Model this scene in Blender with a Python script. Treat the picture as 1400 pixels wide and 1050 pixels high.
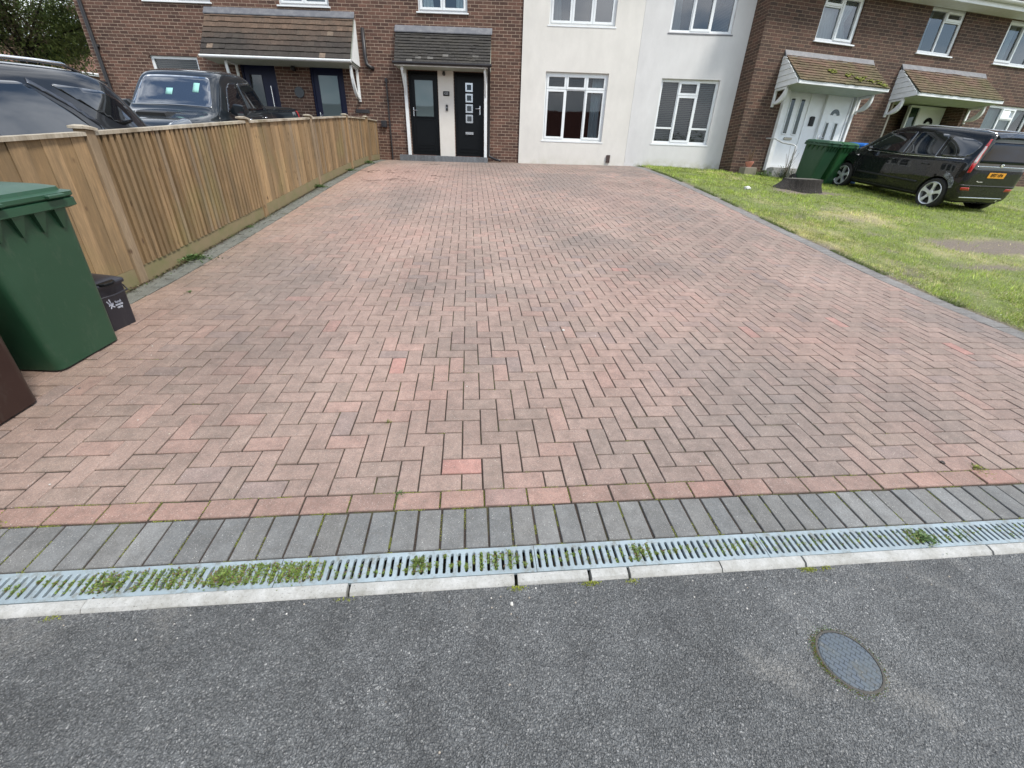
import bpy, bmesh, math, random
import numpy as np
from mathutils import Vector, Matrix, noise
from mathutils.bvhtree import BVHTree
random.seed(7); np.random.seed(7)
PI = math.pi
for o in list(bpy.data.objects): bpy.data.objects.remove(o)
SC = bpy.context.scene
COL = SC.collection

# ------------------------------------------------------------------ camera
cam_d = bpy.data.cameras.new("camera"); cam = bpy.data.objects.new("camera", cam_d); COL.objects.link(cam)
cam_d.sensor_width = 36.0; cam_d.lens = 537.45/1400*36.0; cam_d.clip_start = 0.05; cam_d.clip_end = 2000
_p, _r = math.radians(26.0149), math.radians(-2.11286)
_M = Matrix(((1,0,0),(0,math.sin(_p),math.cos(_p)),(0,-math.cos(_p),math.sin(_p))))
_R = Matrix(((math.cos(_r),-math.sin(_r),0),(math.sin(_r),math.cos(_r),0),(0,0,1))) @ _M
cam.matrix_world = Matrix.Translation((0,0,1.30967)) @ _R.transposed().to_4x4()
SC.camera = cam

# ------------------------------------------------------------------ world and sun
SUN_EL, SUN_AZ = math.radians(54), math.radians(128)      # azimuth measured clockwise from +Y
W = bpy.data.worlds.new("World"); SC.world = W; W.use_nodes = True
nt = W.node_tree; nt.nodes.clear()
out = nt.nodes.new('ShaderNodeOutputWorld'); bg = nt.nodes.new('ShaderNodeBackground'); bg.inputs[1].default_value = 0.10
sky = nt.nodes.new('ShaderNodeTexSky'); sky.sky_type = 'NISHITA'; sky.sun_disc = False
sky.sun_elevation = SUN_EL; sky.sun_rotation = SUN_AZ; sky.air_density = 1.3; sky.dust_density = .6
tc = nt.nodes.new('ShaderNodeTexCoord'); mp = nt.nodes.new('ShaderNodeMapping'); mp.inputs['Scale'].default_value = (1,1,2.2)
nz = nt.nodes.new('ShaderNodeTexNoise'); nz.inputs['Scale'].default_value = 2.6; nz.inputs['Detail'].default_value = 7; nz.inputs['Roughness'].default_value = .58
rp = nt.nodes.new('ShaderNodeValToRGB'); rp.color_ramp.elements[0].position = .44; rp.color_ramp.elements[1].position = .62
mx = nt.nodes.new('ShaderNodeMix'); mx.data_type = 'RGBA'
nz2 = nt.nodes.new('ShaderNodeTexNoise'); nz2.inputs['Scale'].default_value = 5; nz2.inputs['Detail'].default_value = 5
cl = nt.nodes.new('ShaderNodeMix'); cl.data_type = 'RGBA'; cl.inputs[6].default_value = (6.5,7.2,8.4,1); cl.inputs[7].default_value = (17,17.2,17.4,1)
L = nt.links.new
L(tc.outputs['Generated'], mp.inputs[0]); L(mp.outputs[0], nz.inputs['Vector']); L(mp.outputs[0], nz2.inputs['Vector'])
L(nz.outputs[0], rp.inputs[0]); L(rp.outputs[0], mx.inputs[0]); L(sky.outputs[0], mx.inputs[6]); L(nz2.outputs[0], cl.inputs[0]); L(cl.outputs[2], mx.inputs[7])
L(mx.outputs[2], bg.inputs[0]); L(bg.outputs[0], out.inputs[0])
sd = bpy.data.lights.new("sun", 'SUN'); sun = bpy.data.objects.new("sun", sd); COL.objects.link(sun)
sd.energy = 2.4; sd.angle = math.radians(12); sd.color = (1, .95, .88)
_dir = Vector((math.sin(SUN_AZ)*math.cos(SUN_EL), math.cos(SUN_AZ)*math.cos(SUN_EL), math.sin(SUN_EL)))
sun.rotation_euler = _dir.to_track_quat('Z', 'Y').to_euler(); sun.location = (0,0,30)
SC.view_settings.view_transform = 'Standard'; SC.view_settings.look = 'None'; SC.view_settings.gamma = 1
SC.view_settings.exposure = 0.80
SC.cycles.max_bounces = 6; SC.cycles.transparent_max_bounces = 12

# ------------------------------------------------------------------ terrain
OX, OY = -.30956, 1.35855
YD = math.radians(6.41974); CY, SY = math.cos(YD), math.sin(YD)
PV = [-400,-60,-12,-3,-.37,0,3,5.4,7.8,10,11.7,13,16,40,400]
PZ = [-.9,-.9,-.55,-.27,-.056,0,.445,.91,1.39,1.79,2.05,2.18,2.4,3.2,3.5]
_tv = np.arange(-20,60,.05); _tz = np.interp(_tv, PV, PZ)
_k = np.hanning(25); _k /= _k.sum(); _tzs = np.convolve(np.pad(_tz,12,'edge'), _k, 'valid')
_m = np.clip((_tv-.6)/.8,0,1); _tzs = _tz*(1-_m)+_tzs*_m
def uv_of(x, y):
    dx, dy = x-OX, y-OY
    return dx*CY+dy*SY, -dx*SY+dy*CY
def xy_of(u, v): return OX+u*CY-v*SY, OY+u*SY+v*CY
def gz(x, y):
    u, v = uv_of(x, y)
    z = float(np.interp(v, _tv, _tzs)) if -20 < v < 59 else float(np.interp(v, PV, PZ))
    return z + float(np.interp(u,[-3,2,6,8,10,12],[-.1,0,.08,.05,-.04,-.06]))*min(max((v-2)/9,0),1)
def gp(u, v, dz=0):
    x, y = xy_of(u, v); return Vector((x, y, gz(x, y)+dz))

# ------------------------------------------------------------------ helpers: scene structure
def s2l(r, g, b):
    f = lambda c: (c/255/12.92) if c/255 <= .04045 else ((c/255+.055)/1.055)**2.4
    return (f(r), f(g), f(b))
def tag(o, label=None, cat=None, group=None, kind=None):
    if label: o['label'] = label
    if cat: o['category'] = cat
    if group: o['group'] = group
    if kind: o['kind'] = kind
    return o
def thing(name, label, cat, loc=(0,0,0), rot=(0,0,0), group=None):
    o = bpy.data.objects.new(name, None); COL.objects.link(o); o.empty_display_size = .2
    o.location = loc; o.rotation_euler = rot
    return tag(o, label, cat, group)
def link_mesh(name, me, parent=None):
    o = bpy.data.objects.new(name, me); COL.objects.link(o)
    if parent is not None: o.parent = parent
    return o
def copy_tree(o, parent=None):
    c = o.copy(); COL.objects.link(c)
    if parent is not None: c.parent = parent
    for ch in [q for q in bpy.data.objects if q.parent == o]: copy_tree(ch, c)
    return c

class MB:
    """collects polygons; build() links them as one mesh object"""
    def __init__(s, off=(0,0,0)): s.v=[]; s.f=[]; s.c=[]; s.m=[]; s.col=(1,1,1); s.mi=0; s.off=off; s.uvo=(0,0)
    def V(s, p): s.v.append((p[0]+s.off[0], p[1]+s.off[1], p[2]+s.off[2])); s.c.append(s.col); return len(s.v)-1
    def F(s, *ids): s.f.append(tuple(ids)); s.m.append(s.mi)
    def poly(s, pts): ids=[s.V(p) for p in pts]; s.F(*ids); return ids
    def hexa(s, p):
        i=[s.V(q) for q in p]
        for f in ((0,3,2,1),(4,5,6,7),(0,1,5,4),(1,2,6,5),(2,3,7,6),(3,0,4,7)): s.F(*[i[k] for k in f])
    def box(s, x0,x1,y0,y1,z0,z1):
        s.hexa([(x0,y0,z0),(x1,y0,z0),(x1,y1,z0),(x0,y1,z0),(x0,y0,z1),(x1,y0,z1),(x1,y1,z1),(x0,y1,z1)])
    def bbox(s, x0,x1,y0,y1,z0,z1,b=.01):
        """box with chamfered vertical & top edges"""
        r=[]
        for (z,i) in ((z0,0),(z1-b,0),(z1,b)):
            r.append([(x0+i+ (0 if i else 0),y0+i,z),(x1-i,y0+i,z),(x1-i,y1-i,z),(x0+i,y1-i,z)])
        s.loft(r, cap=True)
    def loft(s, rings, cap=True, closed=True):
        ids=[[s.V(p) for p in r] for r in rings]; n=len(rings[0])
        for a,b in zip(ids[:-1],ids[1:]):
            for k in range(n if closed else n-1):
                s.F(a[k],a[(k+1)%n],b[(k+1)%n],b[k])
        if cap: s.F(*reversed(ids[0])); s.F(*ids[-1])
        return ids
    def tube(s, pts, r, n=10, cap=True):
        pts=[Vector(p) for p in pts]; rings=[]
        up=Vector((0,0,1))
        for i,p in enumerate(pts):
            a=pts[max(i-1,0)]; b=pts[min(i+1,len(pts)-1)]; t=(b-a).normalized()
            x=t.cross(up)
            if x.length<.05: x=t.cross(Vector((1,0,0)))
            x.normalize(); y=t.cross(x).normalized()
            if i and (x.dot(px)<0): x=-x; y=-y
            px=x
            rr=r[i] if isinstance(r,(list,tuple)) else r
            rings.append([p+x*rr*math.cos(2*PI*k/n)+y*rr*math.sin(2*PI*k/n) for k in range(n)])
        s.loft(rings,cap)
    def lathe(s, prof, c=(0,0,0), axis='z', n=24, cap=False):
        rings=[]
        for (r,h) in prof:
            ring=[]
            for k in range(n):
                a=2*PI*k/n; x,y=r*math.cos(a),r*math.sin(a)
                if axis=='z': q=(c[0]+x,c[1]+y,c[2]+h)
                elif axis=='y': q=(c[0]+x,c[1]+h,c[2]+y)
                else: q=(c[0]+h,c[1]+x,c[2]+y)
                ring.append(q)
            rings.append(ring)
        s.loft(rings,cap)
    def ring(s, x0,x1,z0,z1,w,yf,yb,outer=True):
        """rectangular frame in the xz plane, front at yf (towards -y), back at yb"""
        O=[(x0,z0),(x1,z0),(x1,z1),(x0,z1)]; I=[(x0+w,z0+w),(x1-w,z0+w),(x1-w,z1-w),(x0+w,z1-w)]
        of=[s.V((p[0],yf,p[1])) for p in O]; inf=[s.V((p[0],yf,p[1])) for p in I]; inb=[s.V((p[0],yb,p[1])) for p in I]
        for k in range(4):
            j=(k+1)%4; s.F(of[k],of[j],inf[j],inf[k]); s.F(inf[k],inf[j],inb[j],inb[k])
        if outer:
            ob=[s.V((p[0],yb,p[1])) for p in O]
            for k in range(4):
                j=(k+1)%4; s.F(ob[k],ob[j],of[j],of[k])
    def build(s, name, mat, parent=None, smooth=False, bevel=0, auto=None, recalc=True):
        me=bpy.data.meshes.new(name); me.from_pydata(s.v,[],s.f)
        if recalc:
            bm=bmesh.new(); bm.from_mesh(me); bmesh.ops.recalc_face_normals(bm,faces=bm.faces); bm.to_mesh(me); bm.free()
        mats=mat if isinstance(mat,(list,tuple)) else [mat]
        for m in mats: me.materials.append(m)
        if len(mats)>1 and len(s.m)==len(me.polygons): me.polygons.foreach_set('material_index', s.m)
        at=me.color_attributes.new('col','FLOAT_COLOR','POINT')
        at.data.foreach_set('color', np.array([(c[0],c[1],c[2],1) for c in s.c],dtype=np.float32).ravel())
        box_uv(me, s.uvo)
        if smooth or auto:
            me.polygons.foreach_set('use_smooth',[True]*len(me.polygons))
        o=link_mesh(name,me,parent)
        if auto: me.set_sharp_from_angle(angle=math.radians(auto))
        if bevel:
            b=o.modifiers.new('bevel','BEVEL'); b.width=bevel; b.segments=2; b.limit_method='ANGLE'; b.angle_limit=math.radians(40)
        return o
def box_uv(me, uvo=(0,0)):
    n=len(me.loops)
    if not n: return
    uvl=me.uv_layers.new(name='UVMap')
    co=np.empty(len(me.vertices)*3,dtype=np.float32); me.vertices.foreach_get('co',co); co=co.reshape(-1,3)
    vi=np.empty(n,dtype=np.int32); me.loops.foreach_get('vertex_index',vi)
    nm=np.empty(len(me.polygons)*3,dtype=np.float32); me.polygons.foreach_get('normal',nm); nm=np.abs(nm.reshape(-1,3))
    lt=np.empty(len(me.polygons),dtype=np.int32); me.polygons.foreach_get('loop_total',lt)
    ax=np.repeat(np.argmax(nm+np.array([0,.02,.01]),axis=1),lt); p=co[vi]
    u=np.where(ax==0,p[:,1],p[:,0])+uvo[0]; v=np.where(ax==2,p[:,1],p[:,2])+uvo[1]
    uvl.data.foreach_set('uv',np.stack([u,v],1).astype(np.float32).ravel())

# ------------------------------------------------------------------ helpers: materials
class NM:
    def __init__(s, name):
        s.m=bpy.data.materials.new(name); s.m.use_nodes=True; s.t=s.m.node_tree; s.b=s.t.nodes['Principled BSDF']; s.out=s.t.nodes['Material Output']
        s._co=None
    def n(s, typ, **kw):
        q=s.t.nodes.new(typ)
        for k,v in kw.items(): setattr(q,k,v)
        return q
    def l(s,a,b): s.t.links.new(a,b)
    def co(s, which='Object'):
        if s._co is None: s._co=s.n('ShaderNodeTexCoord')
        return s._co.outputs[which]
    def noise(s, scale, detail=4, rough=.55, vec=None, dist=0, stretch=None):
        q=s.n('ShaderNodeTexNoise'); q.inputs['Scale'].default_value=scale; q.inputs['Detail'].default_value=detail; q.inputs['Roughness'].default_value=rough; q.inputs['Distortion'].default_value=dist
        v=vec if vec is not None else s.co()
        if stretch:
            mp=s.n('ShaderNodeMapping'); mp.inputs['Scale'].default_value=stretch; s.l(v,mp.inputs[0]); v=mp.outputs[0]
        s.l(v,q.inputs['Vector']); return q.outputs[0]
    def vor(s, scale, vec=None, feature='F1', out='Distance'):
        q=s.n('ShaderNodeTexVoronoi'); q.feature=feature; q.inputs['Scale'].default_value=scale; s.l(vec if vec is not None else s.co(),q.inputs['Vector']); return q.outputs[out]
    def ramp(s, f, stops, interp='LINEAR'):
        q=s.n('ShaderNodeValToRGB'); q.color_ramp.interpolation=interp; e=q.color_ramp.elements
        while len(e)<len(stops): e.new(.5)
        for el,(p,c) in zip(e,stops):
            el.position=p; el.color=(c,c,c,1) if isinstance(c,(int,float)) else (*c,1)
        s.l(f,q.inputs[0]); return q.outputs[0]
    def mix(s, f, a, b, mode='MIX'):
        q=s.n('ShaderNodeMix'); q.data_type='RGBA'; q.blend_type=mode; q.clamp_factor=True
        for i,val in ((0,f),(6,a),(7,b)):
            if isinstance(val,(int,float)) and i==0: q.inputs[0].default_value=val
            elif isinstance(val,(int,float)): q.inputs[i].default_value=(val,val,val,1)
            elif isinstance(val,tuple): q.inputs[i].default_value=(*val,1)
            else: s.l(val,q.inputs[i])
        return q.outputs[2]
    def math(s, op, a, b=None):
        q=s.n('ShaderNodeMath'); q.operation=op
        for i,val in enumerate((a,b)):
            if val is None: continue
            if isinstance(val,(int,float)): q.inputs[i].default_value=val
            else: s.l(val,q.inputs[i])
        return q.outputs[0]
    def col(s, c):
        if isinstance(c,tuple): s.b.inputs['Base Color'].default_value=(*c,1)
        else: s.l(c,s.b.inputs['Base Color'])
    def bump(s, h, strength=.3, dist=.01):
        q=s.n('ShaderNodeBump'); q.inputs['Strength'].default_value=strength; q.inputs['Distance'].default_value=dist; s.l(h,q.inputs['Height'])
        if s.b.inputs['Normal'].is_linked: s.l(s.b.inputs['Normal'].links[0].from_socket,q.inputs['Normal'])
        s.l(q.outputs[0],s.b.inputs['Normal'])
    def set(s, **kw):
        for k,v in kw.items():
            i=s.b.inputs[k.replace('_',' ')]
            if isinstance(v,(int,float,tuple)): i.default_value=v if not(isinstance(v,tuple) and len(v)==3) else (*v,1)
            else: s.l(v,i)
        return s
    def attr(s, name='col'):
        q=s.n('ShaderNodeAttribute'); q.attribute_name=name; return q.outputs['Color']

def m_plain(name, c, rough=.5, metal=0, dirt=.0, dirtcol=(.08,.07,.05), scale=6, coat=0, bump=0, bscale=60):
    M=NM(name); 
    if dirt:
        f=M.ramp(M.noise(scale,6,.65),[(.42,0.),(.75,dirt)]); M.col(M.mix(f,c,dirtcol))
    else: M.col(c)
    M.set(Roughness=rough,Metallic=metal)
    if coat: M.set(Coat_Weight=coat,Coat_Roughness=.03)
    if bump: M.bump(M.noise(bscale,4),bump,.002)
    return M.m
def m_attr(name, rough=.7, noise_amt=.35, nscale=30, bump=.2, bscale=120, stretch=None, tint=None, tint_amt=.4, tscale=2.):
    """colour from the mesh attribute, broken up by noise"""
    M=NM(name); c=M.attr()
    n=M.noise(nscale,5,.6,stretch=stretch); c=M.mix(1.,c,M.ramp(n,[(.3,1-noise_amt),(.7,1+noise_amt*.4)]),'MULTIPLY')
    if tint:
        c=M.mix(M.ramp(M.noise(tscale,5,.65),[(.48,0.),(.68,tint_amt)]),c,tint)
    M.col(c); M.set(Roughness=rough)
    if bump: M.bump(M.noise(bscale,4,.6,stretch=stretch),bump,.003)
    return M.m

def m_brick(name, c1, c2, c3, mortar, mscale=.012):
    M=NM(name); uv=M.co('UV')
    b=M.n('ShaderNodeTexBrick'); b.inputs['Scale'].default_value=1; b.inputs['Brick Width'].default_value=.225; b.inputs['Row Height'].default_value=.075
    b.inputs['Mortar Size'].default_value=.0055; b.inputs['Mortar Smooth'].default_value=.25; b.inputs['Bias'].default_value=-.1
    b.inputs['Color1'].default_value=(0,0,0,1); b.inputs['Color2'].default_value=(1,1,1,1); b.inputs['Mortar'].default_value=(.5,.5,.5,1)
    wob=M.n('ShaderNodeVectorMath'); wob.operation='ADD'
    wn=M.n('ShaderNodeTexNoise'); wn.inputs['Scale'].default_value=9; M.l(uv,wn.inputs['Vector'])
    ws=M.n('ShaderNodeVectorMath'); ws.operation='SCALE'; ws.inputs['Scale'].default_value=.006; M.l(wn.outputs['Color'],ws.inputs[0]); M.l(uv,wob.inputs[0]); M.l(ws.outputs[0],wob.inputs[1]); M.l(wob.outputs[0],b.inputs['Vector'])
    bc=M.ramp(b.outputs['Color'],[(0,c1),(.35,c2),(.7,c3),(1,tuple(x*.6 for x in c1))])
    bc=M.mix(1.,bc,M.ramp(M.noise(45,5,.7,vec=uv),[(.25,.6),(.75,1.35)]),'MULTIPLY')
    bc=M.mix(1.,bc,M.ramp(M.noise(.9,4,.6,vec=uv),[(.3,.75),(.7,1.25)]),'MULTIPLY')
    mc=M.mix(1.,mortar,M.ramp(M.noise(3,5,.6,vec=uv),[(.3,.6),(.7,1.15)]),'MULTIPLY')
    M.col(M.mix(b.outputs['Fac'],bc,mc)); M.set(Roughness=.85)
    h=M.math('MULTIPLY_ADD',b.outputs['Fac'],-1.); h.node.inputs[2].default_value=1
    M.bump(h,.6,.008); M.bump(M.noise(150,4,.6,vec=uv),.3,.003)
    return M.m

def m_glass(name, tint=(.5,.56,.55), boost=1.0, solid=None):
    M=NM(name); t=M.t; t.nodes.remove(M.b)
    tr=M.n('ShaderNodeBsdfTransparent'); tr.inputs[0].default_value=(*tint,1)
    base=tr
    if solid:
        base=M.n('ShaderNodeBsdfDiffuse'); base.inputs[0].default_value=(*solid,1)
    gl=M.n('ShaderNodeBsdfGlossy'); gl.inputs['Roughness'].default_value=.02; gl.inputs[0].default_value=(.95,.97,1,1)
    fr=M.n('ShaderNodeFresnel'); fr.inputs[0].default_value=1.5+boost*.35
    mxs=M.n('ShaderNodeMixShader'); M.l(fr.outputs[0],mxs.inputs[0]); M.l(base.outputs[0],mxs.inputs[1]); M.l(gl.outputs[0],mxs.inputs[2])
    nb=M.n('ShaderNodeBump'); nb.inputs['Strength'].default_value=.03; nb.inputs['Distance'].default_value=.02; M.l(M.noise(1.6,2),nb.inputs['Height']); M.l(nb.outputs[0],gl.inputs['Normal'])
    M.l(mxs.outputs[0],M.out.inputs[0]); return M.m

# ================================================================== GROUND, ROAD, DRIVEWAY
def fence_u(v): return -3.02 + .41*(v-2.785)/10.2         # line of the fence in driveway coordinates
def red_l(v): return fence_u(v)+.27
def red_r(v): return 5.47 - .012*v
def grid_sheet(name, us, vs, dz, mat, kind='structure', zf=None):
    V=[];F=[]
    for v in vs:
        for u in us:
            x,y=xy_of(u,v); V.append((x,y,(zf(u,v) if zf else gz(x,y))+dz))
    n=len(us)
    for j in range(len(vs)-1):
        for i in range(n-1): F.append((j*n+i,j*n+i+1,(j+1)*n+i+1,(j+1)*n+i))
    me=bpy.data.meshes.new(name); me.from_pydata(V,[],F); me.materials.append(mat); me.polygons.foreach_set('use_smooth',[True]*len(F)); box_uv(me)
    o=link_mesh(name,me)
    if kind: o['kind']=kind
    return o
fr=lambda a,b,s: list(np.arange(a,b+1e-6,s))

M=NM('bare_soil'); c=M.mix(M.noise(3,6,.7),(.055,.042,.03),(.12,.10,.075)); c=M.mix(M.ramp(M.noise(14,5,.7),[(.5,0.),(.62,.8)]),c,(.05,.07,.02)); M.col(c); M.set(Roughness=.95); M.bump(M.noise(60,6,.7),.8,.02); m_soil=M.m
grid_sheet('ground', [-300,-120,-50,-25]+fr(-16,20,1.)+[30,60,120,300], [-300,-120,-40,-20]+fr(-10,24,1.)+[30,45,80,160,300], -.06, m_soil)

# asphalt
M=NM('asphalt')
def cells(sc,feat='F1',rnd=1.):
    q=M.n('ShaderNodeTexVoronoi'); q.feature=feat; q.inputs['Scale'].default_value=sc; q.inputs['Randomness'].default_value=rnd; w=M.n('ShaderNodeVectorMath'); w.operation='ADD'; nn=M.n('ShaderNodeTexNoise'); nn.inputs['Scale'].default_value=70; M.l(M.co(),nn.inputs['Vector']); s_=M.n('ShaderNodeVectorMath'); s_.operation='SCALE'; s_.inputs['Scale'].default_value=.012; M.l(nn.outputs['Color'],s_.inputs[0]); M.l(M.co(),w.inputs[0]); M.l(s_.outputs[0],w.inputs[1]); M.l(w.outputs[0],q.inputs['Vector']); return q
v1=cells(165); v2=cells(290)
g1=M.n('ShaderNodeSeparateColor'); M.l(v1.outputs['Color'],g1.inputs[0]); g2=M.n('ShaderNodeSeparateColor'); M.l(v2.outputs['Color'],g2.inputs[0])
c=M.ramp(g1.outputs[0],[(0,(.10,.105,.105)),(.45,(.148,.156,.156)),(.8,(.182,.191,.191)),(.95,(.24,.245,.24)),(.99,(.46,.46,.44))])
c=M.mix(.5,c,M.ramp(g2.outputs[0],[(0,(.055,.057,.058)),(.6,(.165,.172,.174)),(.93,(.26,.26,.255)),(1,(.55,.54,.52))]))
c=M.mix(1.,c,M.ramp(v1.outputs['Distance'],[(.25,1.08),(.62,.66)]),'MULTIPLY')
c=M.mix(1.,c,M.ramp(M.noise(1.6,7,.72),[(.3,.70),(.7,1.30)]),'MULTIPLY'); c=M.mix(1.,c,M.ramp(M.noise(9,7,.78),[(.3,.72),(.7,1.24)]),'MULTIPLY')
c=M.mix(M.math('MULTIPLY',M.ramp(M.noise(1.9,7,.75,dist=.5),[(.55,0.),(.70,.75)]),M.ramp(M.noise(90,4,.8),[(.35,.2),(.6,1.)])),c,(.30,.29,.265))
c=M.mix(M.math('MULTIPLY',M.ramp(M.noise(26,4,.7),[(.66,0.),(.74,.9)]),M.ramp(M.noise(3,2,.6),[(.45,0.),(.6,1.)])),c,(.012,.012,.011))
M.col(c); M.set(Roughness=.72); hh=M.math('SUBTRACT',1.,v1.outputs['Distance']); M.bump(hh,.9,.012); M.bump(M.noise(300,4,.75),.5,.004); M.bump(M.noise(12,4,.6),.3,.02)
m_asph=M.m
def road_z(u,v): return -.062 - .08*(-.368-max(v,-3.5)) if v>-3.5 else -.062-.08*3.132
grid_sheet('road', [-60,-30,-15,-8]+fr(-5,6,.5)+[9,15,30,60], [-9,-6,-4,-3,-2,-1.5,-1,-.7,-.5,-.3685], 0, m_asph, zf=road_z)
M=NM('concrete_kerb'); c=M.mix(M.noise(60,6,.8),(.25,.255,.245),(.56,.56,.54)); c=M.mix(M.ramp(M.noise(7,7,.78),[(.42,0.),(.66,.7)]),c,(.20,.195,.165)); c=M.mix(M.ramp(M.noise(160,3,.6),[(.3,.8),(.38,0.)]),c,(.12,.12,.11)); M.col(c); M.set(Roughness=.85); M.bump(M.noise(120,5,.7),.6,.004); m_kerb=M.m
def place_uv(mb, u0,u1,v0,v1,zt,zb,b=.004):
    """chamfered block laid on the driveway, zt/zb relative to the surface"""
    P=lambda u,v,dz: tuple(gp(u,v,dz))
    r=[[P(u0,v0,zb),P(u1,v0,zb),P(u1,v1,zb),P(u0,v1,zb)],[P(u0,v0,zt-b),P(u1,v0,zt-b),P(u1,v1,zt-b),P(u0,v1,zt-b)],[P(u0+b,v0+b,zt),P(u1-b,v0+b,zt),P(u1-b,v1-b,zt),P(u0+b,v1-b,zt)]]
    mb.loft(r,cap=True)
kj=[-9.0,-8,-7,-6,-5,-4.1,-3.2,-2.3,-1.22,-.32,.32,.61,.78,1.17,1.54,2.45,3.4,4.3,5.2,6.1,7,8,9]
mb=MB(); 
for i,(a,b) in enumerate(zip(kj[:-1],kj[1:])):
    jg=random.uniform(.001,.004)+(.007 if i in (9,11,14) else 0); dz=random.uniform(-.002,.003); n=max(1,int((b-a)/.15)); uu=np.linspace(a+jg,b-jg,n+1)
    rings=[]
    for k,u in enumerate(uu):
        e=.004*noise.noise(Vector((u*7,0,3))); f=.003*noise.noise(Vector((u*9,4,3)))
        rings.append([tuple(gp(u,v,z)) for v,z in ((-.366+f,-.10),(-.366+f,-.012+dz),(-.356+e,.000+dz),(-.334,.004+dz),(-.326,.003+dz),(-.3225,-.02),(-.3225,-.1))])
    mb.loft(rings,cap=True)
o=mb.build('kerb',m_kerb,auto=35); o['kind']='structure'; o['label']='pale concrete edging strip between the drain and the road'

# ---- drain channel with slotted grates
M=NM('grey_plastic_grate'); c=M.mix(M.ramp(M.noise(6,6,.7),[(.35,0.),(.7,.7)]),(.29,.355,.385),(.17,.205,.22)); c=M.mix(M.ramp(M.noise(140,4,.7),[(.62,0.),(.72,.7)]),c,(.09,.08,.06)); c=M.mix(M.ramp(M.noise(22,6,.78),[(.50,0.),(.68,.75)]),c,(.13,.12,.09)); M.col(c); M.set(Roughness=.42); M.bump(M.noise(200,3),.08,.002); m_grate=M.m
m_dark=m_plain('drain_dark',(.012,.011,.009),.9)
drain=thing('drain_channel','grey slotted linear drain across the foot of the driveway, weeds in its slots','drain',tuple(gp(0,-.26,-.08)))
doff=tuple(-gp(0,-.26,-.08))
mb=MB(doff)
V0,V1=-.320,-.204; PIT=.0295
for u in np.arange(-5,7.99,.5):
    for (va,vb,za,zb) in ((V0+.004,V0+.012,-.09,-.009),(V1-.012,V1-.004,-.09,-.009)):
        mb.hexa([tuple(gp(uu,vv,zz)) for zz in (za,zb) for uu,vv in ((u,va),(u+.5,va),(u+.5,vb),(u,vb))])
    mb.poly([tuple(gp(uu,vv,-.085)) for uu,vv in ((u,V0+.005),(u+.5,V0+.005),(u+.5,V1-.005),(u,V1-.005))])
mb.build('trough',m_dark,drain)
def grate(ua,n):
    mb=MB(doff); zt=-.003; hw=.0060; hl=.0415; vc=(V0+V1)/2
    for k in range(n):
        a=ua+k*PIT; b=a+PIT; c=(a+b)/2
        slot=[]
        for t in (-90,-45,0,45,90): slot.append((c+hw*math.cos(math.radians(t+90)), 0))
        st=[(c+hw*math.cos(math.radians(t)), vc+(hl-hw)*s+hw*math.sin(math.radians(t))) for s,ts in ((1,(0,45,90,135,180)),(-1,(180,225,270,315,360))) for t in ts]
        # outer points matched to the slot outline, anticlockwise from the right
        ot=[(b,vc+hl-hw),(b,V1-.001),(c,V1-.001),(a,V1-.001),(a,vc+hl-hw),(a,vc-hl+hw),(a,V0+.001),(c,V0+.001),(b,V0+.001),(b,vc-hl+hw)]
        P=lambda q,dz: tuple(gp(q[0],q[1],dz))
        si=[mb.V(P(q,zt-.0015)) for q in st]; sm=[mb.V(P(((q[0]-c)*1.35+c,(q[1]-vc)*1.03+vc),zt)) for q in st]; oi=[mb.V(P(q,zt)) for q in ot]; sb=[mb.V(P(q,zt-.016)) for q in st]
        for j in range(10):
            j2=(j+1)%10; mb.F(oi[j],oi[j2],sm[j2],sm[j]); mb.F(sm[j],sm[j2],si[j2],si[j]); mb.F(si[j],si[j2],sb[j2],sb[j])
    e=ua+n*PIT
    for v,s in ((V0+.001,-1),(V1-.001,1)):
        us=np.linspace(ua,e,5)
        for p,q in zip(us[:-1],us[1:]): mb.poly([tuple(gp(p,v,zt)),tuple(gp(q,v,zt)),tuple(gp(q,v,zt-.012)),tuple(gp(p,v,zt-.012))])
    return mb.build('grating',m_grate,drain,recalc=False)
u=-4.62
while u<6.5:
    grate(u,34); u+=34*PIT+.0022

# ---- pavers
def m_paver(name, speck=.6):
    M=NM(name); c=M.attr()
    c=M.mix(1.,c,M.ramp(M.noise(150,4,.8),[(.3,.72),(.7,1.28)]),'MULTIPLY')
    c=M.mix(1.,c,M.ramp(M.noise(11,6,.75),[(.3,.74),(.7,1.2)]),'MULTIPLY'); c=M.mix(1.,c,M.ramp(M.noise(1.1,5,.65),[(.3,.82),(.7,1.14)]),'MULTIPLY')
    c=M.mix(M.ramp(M.noise(38,6,.8),[(.50,0.),(.70,.42)]),c,(.13,.12,.105))
    s=M.ramp(M.vor(210),[(.13,1.),(.20,0.)]); s=M.math('MULTIPLY',s,M.ramp(M.noise(60,3,.7),[(.42,0.),(.55,speck)])); c=M.mix(s,c,(.78,.75,.71)); c=M.mix(M.math('MULTIPLY',M.ramp(M.vor(95),[(.09,1.),(.14,0.)]),M.ramp(M.noise(20,3,.7),[(.5,0.),(.62,.8)])),c,(.80,.78,.74))
    c=M.mix(M.ramp(M.vor(47),[(.03,.9),(.05,0.)]),c,(.06,.05,.045))
    M.col(c); M.set(Roughness=.82); M.bump(M.noise(230,4,.8),.5,.003); return M.m
m_pav=m_paver('block_paving'); 
M=NM('joint_sand'); n1=M.noise(160,4,.7); c=M.mix(M.ramp(n1,[(.35,0.),(.65,1.)]),(.012,.009,.007),(.075,.055,.043))
sep=M.n('ShaderNodeSeparateXYZ'); M.l(M.co('UV'),sep.inputs[0])
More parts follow.
